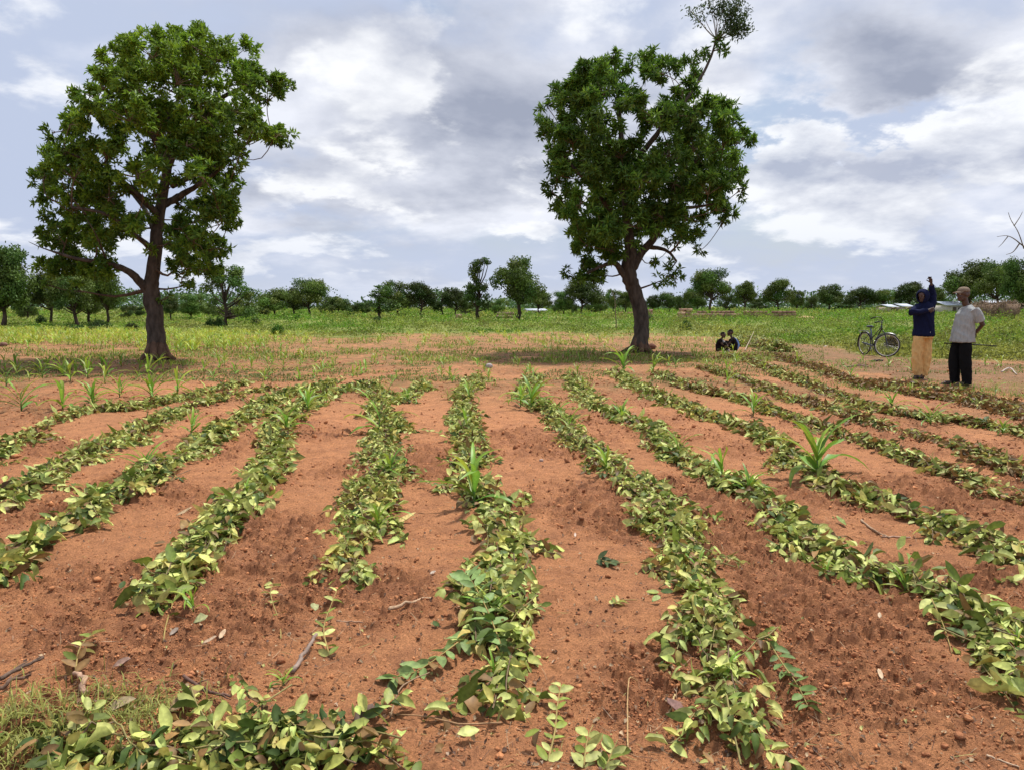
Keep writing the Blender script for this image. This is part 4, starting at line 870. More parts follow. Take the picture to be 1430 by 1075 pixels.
for i, (x, y, r_, px) in enumerate(FP[:nthing]):
    o = protos[i % 5]
    if i >= 5: o = link(o.copy())
    h = rng.uniform(.15, .34) * (1.35 if px < 330 and y < 17 else 1.1 if px < 330 else .95); o.location = (x, y, HG(x, y)); o.scale = (h, h, h); o.rotation_euler = (0, 0, rng.random() * 6.28); tag(o, LBL, 'maize plant', 'maize seedlings in the far field')
a = Acc(); vs = []
for o in protos:
    n = len(o.data.vertices); v = np.empty(n * 3); o.data.vertices.foreach_get('co', v); q = np.array([p.vertices[:] for p in o.data.polygons if len(p.vertices) == 4]); t3 = np.array([p.vertices[:] for p in o.data.polygons if len(p.vertices) == 3]).reshape(-1, 3)
    c = np.empty(n * 4, np.float32); o.data.color_attributes['Col'].data.foreach_get('color', c); vs.append((v.reshape(-1, 3), t3, q, c.reshape(-1, 4)[:, :3]))
for i, (x, y, r_, px) in enumerate(FP[nthing:]):
    v, t3, q, c = vs[i % 5]; h = rng.uniform(.18, .36) * (1.15 if px < 330 else .95); an = rng.random() * 6.28; ca, sa = math.cos(an), math.sin(an)
    a.add(np.stack([v[:, 0] * ca - v[:, 1] * sa, v[:, 0] * sa + v[:, 1] * ca, v[:, 2]], 1) * h + [x, y, HG(x, y)], t3, q, c * rng.uniform(.8, 1.5) * [1.15, 1, 1])
tag(a.build('distant_seedlings', M_MAIZE, None, True), kind='stuff')

# ------------------------------------------------------------------ debris on the soil
M_CLOD = surf('clod', None, .95, .3, 40, .8, 120, spec=.15); M_WOOD = surf('dead_wood', None, .85, .3, 30, .7, 70, stretch=(1, 1, 1)); M_DRY = leafmat('dry_leaf', .7, .1, .2, scale=60, noise=.35)
def clods():
    f = (1 + 5 ** .5) / 2; IV = unit(np.array([[-1, f, 0], [1, f, 0], [-1, -f, 0], [1, -f, 0], [0, -1, f], [0, 1, f], [0, -1, -f], [0, 1, -f], [f, 0, -1], [f, 0, 1], [-f, 0, -1], [-f, 0, 1]]))
    IF = np.array([[0, 11, 5], [0, 5, 1], [0, 1, 7], [0, 7, 10], [0, 10, 11], [1, 5, 9], [5, 11, 4], [11, 10, 2], [10, 7, 6], [7, 1, 8], [3, 9, 4], [3, 4, 2], [3, 2, 6], [3, 6, 8], [3, 8, 9], [4, 9, 5], [2, 4, 11], [6, 2, 10], [8, 6, 7], [9, 8, 1]])
    n = 190000; px = rng.uniform(-150, 1580, n); py = 505 + 600 * rng.random(n) ** 1.15
    u, dy, dz = ray(px, py); s = CH / -dz; x, y = u * s, dy * s; m = roughmask(x, y); k = rng.random(n) < (.10 + .9 * m) * (.35 + fbm(x, y, .3, 3, 611)); x, y = x[k], y[k]; n = len(x)
    r = np.minimum(.022, .0030 * np.exp(rng.normal(0, .6, n))) * np.clip(y / 5, .8, 2.2); r = np.minimum(r, .035)
    V = IV[None] * (1 + (rng.random((n, 12, 1)) - .5) * 1.1) * (r[:, None] * rng.uniform(.7, 1.3, (n, 3)))[:, None, :] * [1, 1, .75]
    V = V + np.stack([x, y, H(x, y) + r * .25], 1)[:, None, :]
    base = np.where((rng.random(n) < .6)[:, None], np.array([[.32, .132, .062]]), np.array([[.46, .195, .085]])) * rng.uniform(.75, 1.2, (n, 1))
    a = Acc(); a.add(V.reshape(-1, 3), (IF[None] + (np.arange(n) * 12)[:, None, None]).reshape(-1, 3), None, np.repeat(base, 12, 0)); tag(a.build('soil_clods', M_CLOD), kind='stuff')
clods()
def litter():
    a = Acc(); n = 17000; px = rng.uniform(-100, 1530, n); py = 520 + 560 * rng.random(n); u, dy, dz = ray(px, py); s = CH / -dz; x, y = u * s, dy * s
    k = rng.random(n) < .25 + .9 * fbm(x, y, .7, 3, 621) ** 2; x, y = x[k], y[k]; n = len(x); z = H(x, y) + .006; an = rng.random(n) * 6.28
    d = np.stack([np.cos(an), np.sin(an), rng.normal(0, .12, n)], 1); L = rng.uniform(.01, .07, n); straw = rng.random(n) < .55
    L = np.where(straw, L, L * .6); W = np.where(straw, .0022, L * .4); L = np.where(straw, L * 1.5, L * .5); nn = np.array([0, 0, 1.]) + rng.normal(size=(n, 3)) * .35
    pal = np.array([[.34, .24, .14], [.16, .09, .05], [.38, .27, .18], [.10, .055, .035], [.30, .28, .10]]); col = pal[rng.choice(5, n, p=[.3, .32, .05, .26, .07])] * rng.uniform(.7, 1.3, (n, 1))
    leaves(a, np.stack([x, y, z], 1), d, nn, L, W, col, HI, .4, rng.normal(.2, .5, n), .5); tag(a.build('leaf_litter', M_DRY), kind='stuff')
litter()
def stick(label, pts, r, col=(.36, .24, .15), name='stick', forks=0, cat='stick'):
    P = [g3(*p[:2]) + [0, 0, p[2] if len(p) > 2 else r] for p in pts]; O = P[0].copy(); P = np.array(P) - O; a = Acc(); c = spline(P, 10); c[1:-1] += rng.normal(size=(8, 3)) * r * .35
    tube(a, c, np.linspace(r, r * .6, 10), 7, C=col, knobble=.15)
    for i in range(forks): q = c[3 + i * 2 % 6]; e = q + (c[-1] - c[0]) * .28 + rng.normal(size=3) * np.linalg.norm(c[-1]) * .12 * [1, 1, .1]; e[2] = max(e[2], .004); tube(a, [q, (q + e) / 2 + [0, 0, .004], e], [r * .6, r * .4, r * .2], 5, C=col)
    o = a.build(name, M_WOOD, None, True); o.location = O; tag(o, label, cat)
stick('pale straight peeled stick lying left of the centre row', [(543, 845), (570, 840), (602, 832)], .010, (.46, .31, .19))
stick('grey broken stick leaning up on twigs left of the centre row foot', [(408, 935, .01), (425, 915, .03), (443, 896, .06)], .011, (.26, .19, .15))
stick('forked twig lying on soil between two right rows below the biggest maize plant', [(1203, 722), (1222, 736), (1243, 745)], .008, forks=2); stick('thin straight twig touching the forked twig between two right rows', [(1232, 743), (1255, 744), (1272, 745)], .006, (.42, .28, .2))
stick('dark twig bundle branch poking in at the left edge', [(0, 950, .02), (30, 938, .03), (62, 928, .05)], .009, (.13, .085, .06), forks=3); stick('lower dark twig of the bundle at the left edge', [(0, 962, .02), (20, 955, .03), (44, 947, .02)], .008, (.15, .09, .06), forks=3)
stick('dark thin branched twig behind the bottom left heap', [(257, 945, .01), (285, 966, .03), (322, 985, .05)], .007, (.13, .07, .05), forks=4)
stick('thin yellow straw standing curved on the soil right of the centre row', [(877, 1050, .01), (876, 1000, .02), (878, 955, .03), (890, 945, .01)], .003, (.42, .27, .12)); stick('short slanted straw stem beside the dark gapped row', [(935, 1000), (942, 978, .02)], .005, (.45, .32, .15))
stick('pale fat root-like stick near the curled leaf twig lower left', [(120, 966, .01), (114, 953, .02), (103, 940, .02)], .012, (.42, .26, .17)); stick('thin pale straw at the bottom right corner', [(1378, 1048), (1400, 1054), (1424, 1062)], .004, (.5, .36, .24))
stick('long thin twig arching left of the centre row foot', [(545, 990), (560, 960, .03), (600, 935, .03)], .0035, (.3, .2, .12)); stick('brown twig lying under the wilted row near end', [(470, 860), (488, 862), (508, 862)], .005, (.3, .19, .12)); stick('curved thin yellow stem leaving the centre row foot to the left', [(700, 1015, .03), (640, 1018, .03), (600, 1000, .02), (545, 985)], .0035, (.34, .2, .1))
stick('dark dead branch on bare soil between the bicycle and the brown row', [(1180, 513, .01), (1200, 512, .03), (1212, 514, .02)], .02, (.2, .13, .1), forks=2); stick('pale branching dead twig on the path near the right edge', [(1398, 520, .02), (1410, 517, .05), (1420, 523, .02)], .014, (.5, .42, .36), forks=4); stick('pale forked stick leaning on the leaf heap by the children', [(1040, 492, .02), (1046, 485, .2), (1052, 478, .42)], .014, (.45, .36, .26), forks=1)
stick('short dark stick on the path in front of the bicycle wheel', [(1217, 505, .01), (1233, 505, .03)], .03, (.06, .05, .045))
def dry_leaf(label, px, py, L, col, an, curl=.4, w_=.6, tilt=.2):
    O = g3(px, py) + [0, 0, .012]; a = Acc(); leaves(a, np.zeros((1, 3)), np.array([[math.cos(an), math.sin(an), .05]]), np.array([[tilt, -tilt, 1.]]), L, L * w_, np.array([col]), HI, .35, -curl, .25)
    o = a.build('dry_leaf', M_DRY); o.location = O; sm = o.modifiers.new('thick', 'SOLIDIFY'); sm.thickness = .0012; tag(o, label, 'leaf', 'fallen leaves on the soil')
for lab, px, py, L, c, an, w_ in [('round pale green leaf flat on the soil at lower left', 270, 876, .065, (.30, .30, .14), .3, .85), ('grey curled dead leaf below the pale row end', 236, 878, .05, (.24, .19, .15), 1.2, .5), ('brown curled dead leaf beside the pale root', 158, 932, .07, (.26, .16, .12), .2, .6),
    ('dark crumpled dead leaf behind the bottom left heap', 492, 1005, .08, (.11, .075, .055), .5, .7), ('second dark crumpled leaf stuck to the first one behind the heap', 510, 997, .06, (.13, .08, .06), 1.4, .7), ('tan folded leaf among the sticks at lower left', 306, 893, .055, (.46, .32, .2), 1.5, .4), ('flat tan leaf shard left of the folded one', 282, 898, .06, (.45, .32, .21), .4, .4),
    ('long pale leaf between two rows left of centre', 245, 718, .11, (.42, .30, .17), .4, .35), ('white leaf scrap by the stick left of centre', 600, 795, .035, (.45, .36, .28), .5, .7), ('pale scrap of leaf right of the centre row', 757, 752, .04, (.42, .33, .25), 0, .6), ('whitish upright leaf chip right of the centre row', 803, 745, .04, (.46, .36, .28), 1.5, .35),
    ('pale round leaf at the near end of the wilted row', 440, 845, .05, (.3, .3, .14), 2, .8), ('brown dead leaf near the foot of the dark gapped row', 955, 1005, .08, (.2, .11, .09), 2.2, .6), ('green leaf lying alone right of the biggest maize plant', 1182, 730, .10, (.2, .25, .07), 1.9, .45), ('yellow brown leaf beside the grass tuft', 235, 1000, .12, (.3, .2, .1), .8, .5), ('tan leaf under the bottom left grass', 150, 985, .10, (.3, .23, .13), .2, .5), ('straw coloured leaf chip on the right bare soil', 1232, 948, .05, (.5, .37, .24), 1.5, .4), ('pale dry tuft of leaf on the right bare soil', 1228, 862, .035, (.44, .33, .22), 1.2, .5),
    ('whitish leaf speck beside the bicycle path', 1150, 486, .14, (.5, .44, .36), 0, .5), ('green lone leaf under the dark gapped row', 910, 846, .05, (.3, .36, .13), .5, .7), ('small white pebble-like leaf between two right rows', 1170, 757, .04, (.42, .34, .27), .4, .7), ('yellow pointed leaf on the wilted row', 555, 722, .13, (.55, .42, .16), .5, .4)]:
    dry_leaf(lab, px, py, L, c, an, .4, w_)
def stone(label, px, py, r, c):
    O = g3(px, py); a = Acc(); ball(a, (0, 0, r * .5), (r, r * .8, r * .7), 9, 6, c, .12); o = a.build('stone', M_CLOD, None, True); o.location = O; tag(o, label, 'stone')
stone('grey white stone in the field beyond the centre row', 683, 515, .09, (.42, .38, .36)); stone('small pale stone right of the far centre row', 756, 640, .022, (.45, .33, .27)); stone('dark stone block at the left edge of the field', 5, 484, .13, (.2, .11, .08)); stone('reddish clod mound at the foot of the big right trunk', 910, 489, .16, (.16, .075, .05)); stone('red ball of earth on the root of the big left trunk', 228, 499, .15, (.25, .11, .07))

# ------------------------------------------------------------------ mud brick stacks, walls, houses
M_MUD = surf('mud_brick', None, .95, .25, 6, .6, 14, dist=.03); M_TIN = surf('tin_roof', (.5, .54, .6), .7, .1, 3, .2, 4); M_PLASTER = surf('plaster', None, .9, .12, 2, .2, 5)
def brick_stack(label, px, by, ty, wpx, dep, bs, col, name='brick_stack', cat='brick stack', ragged=.5, rz=0, group=None):
    x, y = G(px, by); h = at(px, ty, y)[2]; W = wpx / ppm(y); nx = max(2, int(W / bs[0])); nz = max(1, int(h / bs[2])); ny = max(1, int(dep / bs[1])); a = Acc(); bx = W / nx; bz = h / nz; by_ = dep / ny
    for k in range(nz):
        for i in range(nx):
            for j in range(ny):
                if 0 < i < nx - 1 and 0 < j < ny - 1 and k < nz - 2: continue
                if k >= nz - 2 and rng.random() < ragged * (.5 if k == nz - 2 else 1): continue
                box(a, ((i + .5 + (.5 if k % 2 else 0) * .3 - nx / 2) * bx, (j + .5 - ny / 2) * by_, (k + .5) * bz), (bx * .93, by_ * .95, bz * .9), rng.normal() * .03, np.array(col) * rng.uniform(.7, 1.25), bz * .08)
    o = a.build(name, M_MUD); o.location = (x, y, 0); o.rotation_euler = (0, 0, rz); tag(o, label, cat, group); return o
brick_stack('stack of pale mud bricks at the left end of the long mud wall', 955, 450, 431, 17, 1.2, (.42, .3, .26), (.40, .25, .17), ragged=.25)
brick_stack('long low mud brick wall behind the weeds right of the brick stack', 1035, 446, 434.5, 146, .5, (.5, .5, .3), (.29, .17, .12), 'mud_wall', 'wall', .12, R(-4)); brick_stack('lower front course of mud blocks before the long wall', 996, 448, 438, 60, .4, (.6, .4, .3), (.33, .20, .14), 'mud_wall', 'wall', .1)
brick_stack('wide ragged brick pile left of the round headed tree trunk', 705, 445, 436, 24, 1.5, (.5, .5, .35), (.34, .23, .17)); brick_stack('small brick pile by the foot of the hooked tree', 636, 445, 439, 18, 1.5, (.6, .5, .35), (.38, .24, .17)); brick_stack('reddish mud wall remnant between the sapling and the big right trunk', 872, 443, 436, 20, .6, (.5, .5, .3), (.36, .19, .13), 'mud_wall', 'wall', .2); brick_stack('small square brick pile right of the big right trunk', 908, 442, 432, 6, 1, (.5, .5, .35), (.33, .2, .15))
def straw_stack(label, px, by, ty, w_):
    x, y = G(px, by); h = at(px, ty, y)[2]; W = w_ / ppm(y); a = Acc(); n = 1500
    box(a, (0, 0, h * .45), (W * .9, 1.6, h * .85), 0, (.24, .16, .11), .15)
    p = np.stack([rng.uniform(-.5, .5, n) * W, rng.uniform(-.9, .9, n), rng.uniform(.1, 1, n) * h * (.9 + .15 * rng.random(n))], 1); leaves(a, p, rdir(n) + [0, 0, .5], rdir(n), .35, .08, np.array([[.33, .24, .17]]) * rng.uniform(.6, 1.4, (n, 1)), LO); o = a.build('straw_stack', M_MUD); o.location = (x, y, 0); tag(o, label, 'straw stack')
straw_stack('brown straw stack just right of the man in the cap', 1372, 447, 423, 24); straw_stack('brown straw stack farther right, nearest the right edge', 1403, 447, 422, 30)
a = Acc(); x, y = G(1125, 446); ball(a, (0, 0, 0), (1.3, .7, .34), 16, 8, (.50, .33, .17), .08); o = a.build('sand_pile', M_CLOD, None, True); o.location = (x, y, 0); tag(o, 'low heap of yellow sand at the right end of the mud wall', 'sand heap')
def house(label, px, by, ty, wpx, wall=(.5, .42, .36)):
    y = G(px, by)[1]; x = at(px, by, y)[0]; h = at(px, ty, y)[2]; W = wpx / ppm(y); D_ = 5; r_ = empty('house', (x, y, 0), R(8)); tag(r_, label, 'house'); a = Acc(); hw = h * .68; box(a, (0, 0, hw / 2), (W, D_, hw), 0, wall); a.build('wall', M_PLASTER, r_)
    b = Acc(); e = W / 2 + .4; d = D_ / 2 + .5; V = []
    for t in (0, .08): V += [[-e, -d, hw + t + .003], [e, -d, hw + t + .003], [e, 0, h + t], [-e, 0, h + t], [e, d, hw + t + .003], [-e, d, hw + t + .003]]
    b.add(V, None, [[0, 3, 2, 1], [3, 5, 4, 2], [6, 7, 8, 9], [9, 8, 10, 11], [0, 1, 7, 6], [4, 5, 11, 10], [0, 6, 9, 3], [3, 9, 11, 5], [1, 2, 8, 7], [2, 4, 10, 8]], (.5, .5, .5)); b.build('roof', M_TIN, r_)
    c = Acc(); box(c, (0, -D_ / 2 - .02, hw * .4), (.8, .06, hw * .8), 0, (.12, .09, .07)); c.build('door', M_PLASTER, r_); c = Acc(); box(c, (W * .3, -D_ / 2 - .02, hw * .55), (.7, .05, .6), 0, (.1, .09, .09)); c.build('window', M_PLASTER, r_)
house('far white house with a pale tin roof behind the round headed tree', 747, 439, 432, 22); house('far low house with a bluish tin roof between the two standing men', 1320, 438, 422, 26, (.55, .5, .44)); house('far house left of the hooded man with two bright roofs, left one', 1237, 436.5, 426, 11, (.5, .4, .33)); house('far house half hidden behind the head of the hooded man', 1257, 436.5, 425, 14, (.5, .42, .36)); house('far house with pale roof above the straw stacks', 1382, 437, 421, 22)
# far wood beyond the single trees
def far_wood():
    a = Acc(); n = 34000; px = rng.uniform(-350, 1780, n); Y = rng.uniform(230, 420, n); u = (px - CX) / F; x = u * Y; lump = fbm(x, x * 0 + 3, 26, 3, 701); lump2 = vn(x, Y, 9, 703)
    h = np.clip((lump - .27) * 22, 0, 8) * (.55 + .6 * lump2) * (Y / 300); k = h > .6; x, Y, h = x[k], Y[k], h[k]; n = len(x); z = h * rng.random(n) ** .6
    col = np.array([[.035, .065, .022]]) * rng.uniform(.6, 1.5, (n, 1)) * (.7 + .6 * vn(x, Y, 12, 705)[:, None]); leaves(a, np.stack([x, Y, z], 1), rdir(n), rdir(n) + [0, -.3, .6], rng.uniform(.7, 1.8, n), .8, col, LO); tag(a.build('distant_wood', M_FAR), kind='stuff')
far_wood()
# ------------------------------------------------------------------ people
from mathutils import noise as mnoise
DG = None
def remesh(acc, name, voxel, mat, parent, smooth=3, fold=0, foldscale=(9, 9, 3), solid=0):
    o = acc.build(name, mat, None, True); m = o.modifiers.new('r', 'REMESH'); m.mode = 'VOXEL'; m.voxel_size = voxel; m.use_smooth_shade = True
    s = o.modifiers.new('s', 'SMOOTH'); s.iterations = smooth; s.factor = .6
    dg = bpy.context.evaluated_depsgraph_get(); me = bpy.data.meshes.new_from_object(o.evaluated_get(dg)); me.name = name; bpy.data.objects.remove(o)
    if fold:
        n = len(me.vertices); no = [v.normal.copy() for v in me.vertices]
        for v, q in zip(me.vertices, no):
            p = Vector((v.co.x * foldscale[0], v.co.y * foldscale[1], v.co.z * foldscale[2] + v.co.x * 4)); t = 1 - abs(mnoise.noise(p)) * 2.2
            v.co += q * (fold * (t - .3) + fold * .5 * mnoise.noise(p * 2.3))
    me.materials.clear(); me.materials.append(mat)
    for p in me.polygons: p.use_smooth = True
    return link(bpy.data.objects.new(name, me), parent)
def head(a, c, f, s=1.0, ears=True):
    c = np.array(c, float); f = unit(np.array([*f[:2], f[2] if len(f) > 2 else 0.], float)); sd = unit(np.cross([0, 0, 1.], f)); up = np.cross(f, sd); P = lambda x, y, z: c + (f * x + sd * y + up * z) * s
    ball(a, P(-.012, 0, .03), .090 * s, 20, 14); ball(a, P(-.03, 0, .02), .086 * s, 20, 14); ball(a, P(.035, 0, .035), .068 * s); ball(a, P(.035, 0, -.03), .060 * s); ball(a, P(.055, 0, -.078), .036 * s); tube(a, [P(.03, .03, -.02), P(.0, .055, -.05), P(.045, .02, -.08)], .028 * s, 8); tube(a, [P(.03, -.03, -.02), P(.0, -.055, -.05), P(.045, -.02, -.08)], .028 * s, 8)
    tube(a, [P(.092, 0, .02), P(.112, 0, -.018)], [.008 * s, .012 * s], 8); tube(a, [P(.100, .015, -.022), P(.100, -.015, -.022)], .009 * s, 6)
    for z in (-.047, -.060): tube(a, [P(.082, .022, z), P(.093, 0, z), P(.082, -.022, z)], .0075 * s, 6)
    tube(a, [P(.078, .045, .028), P(.096, .015, .034), P(.096, -.015, .034), P(.078, -.045, .028)], .008 * s, 6)
    if ears:
        for e in (1, -1): ball(a, P(-.005, .088 * e, -.005), (.020 * s, .014 * s, .030 * s), 8, 6)
    return [P(.083, .032, .012), P(.083, -.032, .012)], P
def hand(a, w, d, n, s=1.0, curl=.6, thumb=1):
    """wrist point, direction of the fingers, palm normal (fingers curl towards it)"""
    w = np.array(w, float); d = unit(np.array(d, float)); n = np.array(n, float); n = unit(n - d * (n @ d)); sd = np.cross(d, n)
    tube(a, [w, w + d * .04 * s, w + d * .085 * s], np.array([[.017, .026], [.014, .038], [.012, .040]]) * s, 10, ref=tuple(sd))
    for i, (off, L) in enumerate(((-.031, .062), (-.010, .074), (.011, .080), (.031, .070))):
        p = w + d * .085 * s + sd * off * s; pts = [p - d * .02 * s, p]; dd = d.copy(); an = 0
        for k, fr in enumerate((.45, .32, .23)): an += curl * (.6, .9, .7)[k] * (1 + .12 * i); v = d * math.cos(an) + n * math.sin(an) + sd * off * 1.6; pts.append(pts[-1] + unit(v) * L * fr * s)
        tube(a, pts, np.array([.0095, .0092, .0088, .008, .0065]) * s, 6)
    p = w + d * .03 * s + sd * .03 * thumb * -s; q = p + (d * .03 + sd * -.025 * thumb + n * .015) * s; tube(a, [p, q, q + (d * .028 + n * .018 * (1 + curl)) * s], np.array([.014, .011, .008]) * s, 6)
def add_eyes(o, eyes, r):
    me = o.data; me.materials.append(M_EYE); me.materials.append(M_PUPIL); bm = bmesh.new(); bm.from_mesh(me)
    for c, f in eyes:
        for rr, q, mi in ((r, 0, 1), (r * .62, r * .55, 2)):
            k = bmesh.ops.create_uvsphere(bm, u_segments=8, v_segments=6, radius=rr, matrix=Matrix.Translation(Vector(c + np.array(f) * q)))
            for v in k['verts']:
                for fc in v.link_faces: fc.material_index = mi; fc.smooth = True
    bm.to_mesh(me); bm.free()
M_EYE = surf('eye_white', (.55, .5, .45), .3, .02); M_PUPIL = surf('pupil', (.02, .012, .01), .2, .02); M_HAIR = surf('hair', (.010, .009, .008), .95, .2, 90, .9, 150, spec=.1); M_SOLE = surf('sandal', (.055, .045, .042), .8, .3, 30, .4, 60)
def foot(a, heel, toe, s=1.0):
    heel, toe = np.array(heel, float), np.array(toe, float); d = unit(toe - heel); L = np.linalg.norm(toe - heel)
    tube(a, [heel + [0, 0, .10], heel + [0, 0, .035] + d * .01], [.036 * s, .034 * s], 8); tube(a, [heel + [0, 0, .032], heel + d * L * .35 + [0, 0, .045], heel + d * L * .7 + [0, 0, .028], toe + [0, 0, .016]], np.array([[.034, .030], [.036, .034], [.040, .022], [.034, .012]])[:, ::-1] * s, 10, ref=(0, 0, 1))
    sd = np.cross([0, 0, 1.], d)
    for i in range(5): p = toe + sd * (.026 - i * .013) * s - d * .01 * abs(i - 1) * s + [0, 0, .016]; ball(a, p, (.011 if i else .014) * s, 6, 5)
def sandal(heel, toe, parent, s=1.0):
    heel, toe = np.array(heel, float), np.array(toe, float); d = unit(toe - heel); sd = np.cross([0, 0, 1.], d); a = Acc(); c = (heel + toe) / 2
    V = []
    for z in (0.002, .018):
        for i in range(20): q = i * 2 * PI / 20; V.append(c + d * math.cos(q) * np.linalg.norm(toe - heel) * .60 + sd * math.sin(q) * (.046 + .008 * math.cos(q)) * s + [0, 0, z])
    V += [c + [0, 0, .002], c + [0, 0, .018]]; j = np.arange(20); j2 = (j + 1) % 20; a.add(V, np.concatenate([np.stack([j2, j, np.full(20, 40)], 1), np.stack([j + 20, j2 + 20, np.full(20, 41)], 1)]), np.stack([j, j2, j2 + 20, j + 20], 1))
    p = heel + d * np.linalg.norm(toe - heel) * .62; tube(a, [p + sd * .045 * s + [0, 0, .012], p + sd * .03 * s + [0, 0, .062], p - sd * .03 * s + [0, 0, .062], p - sd * .045 * s + [0, 0, .012]], np.array([[.022, .006]] * 4) * s, 8, ref=tuple(d)); a.build('sandal', M_SOLE, parent)
M_NAVY = cloth('navy_cloth', (.010, .013, .042), .5); M_YEL = cloth('cream_trousers', (.70, .44, .18), .9); M_GREY = cloth('grey_shirt', (.32, .33, .325), .9); M_BLACK = cloth('black_trousers', (.008, .008, .009), .5); M_CAP = cloth('cap_cloth', (.21, .16, .115), .25, 40); M_PATCH = surf('white_patch', (.7, .7, .7), .8, .03); M_BROWNC = cloth('dark_child_cloth', (.014, .010, .010), .5); M_BLUEC = cloth('pale_blue_cloth', (.18, .30, .55), .4); M_WHITEC = cloth('dusty_white_cloth', (.42, .38, .35), .5); M_STICK = surf('dark_stick', (.02, .016, .014), .6, .2)
def hooded_man():
    O = g3(1284, 529); r_ = empty('person', O); tag(r_, 'man in navy hooded sweatshirt and cream trousers, one arm raised high, other across chest', 'person')
    f = (-.45, -.9, 0); s = tuple(np.cross([0, 0, 1.], f)); hf = unit(np.array([-.78, -.62, -.05])); a = Acc()
    tube(a, [(.03, 0, .88), (.03, 0, 1.05), (.02, 0, 1.22), (.015, 0, 1.38)], np.array([[.10, .14], [.10, .13], [.105, .155], [.08, .15]]), 14, ref=s); tube(a, [(.0, 0, 1.38), (-.015, -.01, 1.54)], .055, 10)
    eyes, P = head(a, (-.03, -.02, 1.61), hf)
    for x0, x1, x2, y in ((-.06, -.08, -.04, .0), (.12, .11, .09, .03)): tube(a, [(x0, y, .90), (x1, y - .02, .5), (x2, y, .09)], [.085, .058, .038], 10)
    foot(a, (-.0, -.03, 0), (-.20, -.15, 0)); foot(a, (.10, .05, 0), (-.10, -.06, 0))
    A = [(-.13, -.02, 1.38), (-.32, -.16, 1.30), (-.02, -.24, 1.345)]; B = [(.15, .02, 1.38), (.20, .06, 1.64), (.115, -.02, 1.86)]
    tube(a, A, [.050, .040, .028], 10); tube(a, B, [.050, .040, .028], 10)
    hand(a, A[2], (.95, .25, .15), (0, .8, .1), 1, .35); hand(a, B[2], (-.25, -.1, .95), (-.8, -.3, -.25), 1, .95)
    b = remesh(a, 'body', .0055, M_SKIN, r_, 2); add_eyes(b, [(e, hf) for e in eyes], .011)
    a = Acc(); tube(a, [(.03, 0, .835), (.03, 0, .87), (.03, 0, .98), (.02, 0, 1.18), (.015, 0, 1.33), (.01, 0, 1.43), (-.0, 0, 1.50)], np.array([[.15, .19], [.162, .20], [.148, .182], [.138, .182], [.12, .19], [.095, .145], [.075, .085]]), 20, ref=s)
    tube(a, [(-.11, 0, 1.40), (-.21, -.07, 1.35), A[1], (-.20, -.20, 1.31), (-.04, -.235, 1.34)], [.078, .072, .066, .056, .046], 12); tube(a, [(.12, .02, 1.36), (.19, .05, 1.50), B[1], (.165, .03, 1.74), (.125, -.01, 1.83)], [.088, .080, .070, .055, .045], 12)
    remesh(a, 'hoodie', .009, M_NAVY, r_, 4, .010, (8, 8, 4))
    # hood: a shell round the head, open at the face
    a = Acc(); n, m = 40, 26; c = np.array([-.028, -.008, 1.628]); V = []; 
    for i in range(m + 1):
        th = PI * i / m
        for j in range(n): ph = 2 * PI * j / n; V.append([math.sin(th) * math.cos(ph), math.sin(th) * math.sin(ph), math.cos(th)])
    V = np.array(V); Q = np.array([[i * n + j, (i + 1) * n + j, (i + 1) * n + (j + 1) % n, i * n + (j + 1) % n] for i in range(m) for j in range(n)]); ctr = unit(V[Q].mean(1)); keep = (ctr @ unit(hf + [0, 0, -.12])) < math.cos(R(41)); Q = Q[keep & (ctr[:, 2] > -.93)]
    W_ = V * [.122, .122, .132] + np.outer(np.maximum(0, -V[:, 2]), [0, 0, -.03]); a.add(W_ + c, None, Q); o = a.build('hood', M_NAVY, r_, True); sm = o.modifiers.new('s', 'SOLIDIFY'); sm.thickness = .012; sm.offset = -1
    a = Acc(); tube(a, [(.03, 0, .93), (.03, 0, .80)], np.array([[.135, .165], [.135, .18]]), 16, ref=s)
    for p in ([(-.05, 0, .84), (-.075, -.01, .62), (-.085, -.02, .40), (-.05, 0, .18), (-.025, 0, .065)], [(.115, .02, .84), (.115, .02, .62), (.11, .01, .40), (.10, .03, .20), (.09, .04, .065)]): tube(a, p, [.100, .100, .096, .088, .074], 14)
    remesh(a, 'trousers', .010, M_YEL, r_, 3, .011, (7, 7, 5))
    sandal((-.0, -.03, 0), (-.20, -.15, 0), r_); sandal((.10, .05, 0), (-.10, -.06, 0), r_)
    a = Acc(); box(a, (.085, -.155, .915), (.032, .006, .02), R(20), (.7, .7, .7)); a.build('patch', M_PATCH, r_)
    a = Acc(); box(a, (.055, -.065, 1.975), (.075, .012, .03), R(15), (.03, .03, .04)); o = a.build('phone', M_PUPIL, None); o.location = O; tag(o, 'small dark phone held up in the raised hand of the hooded man', 'phone')
hooded_man()
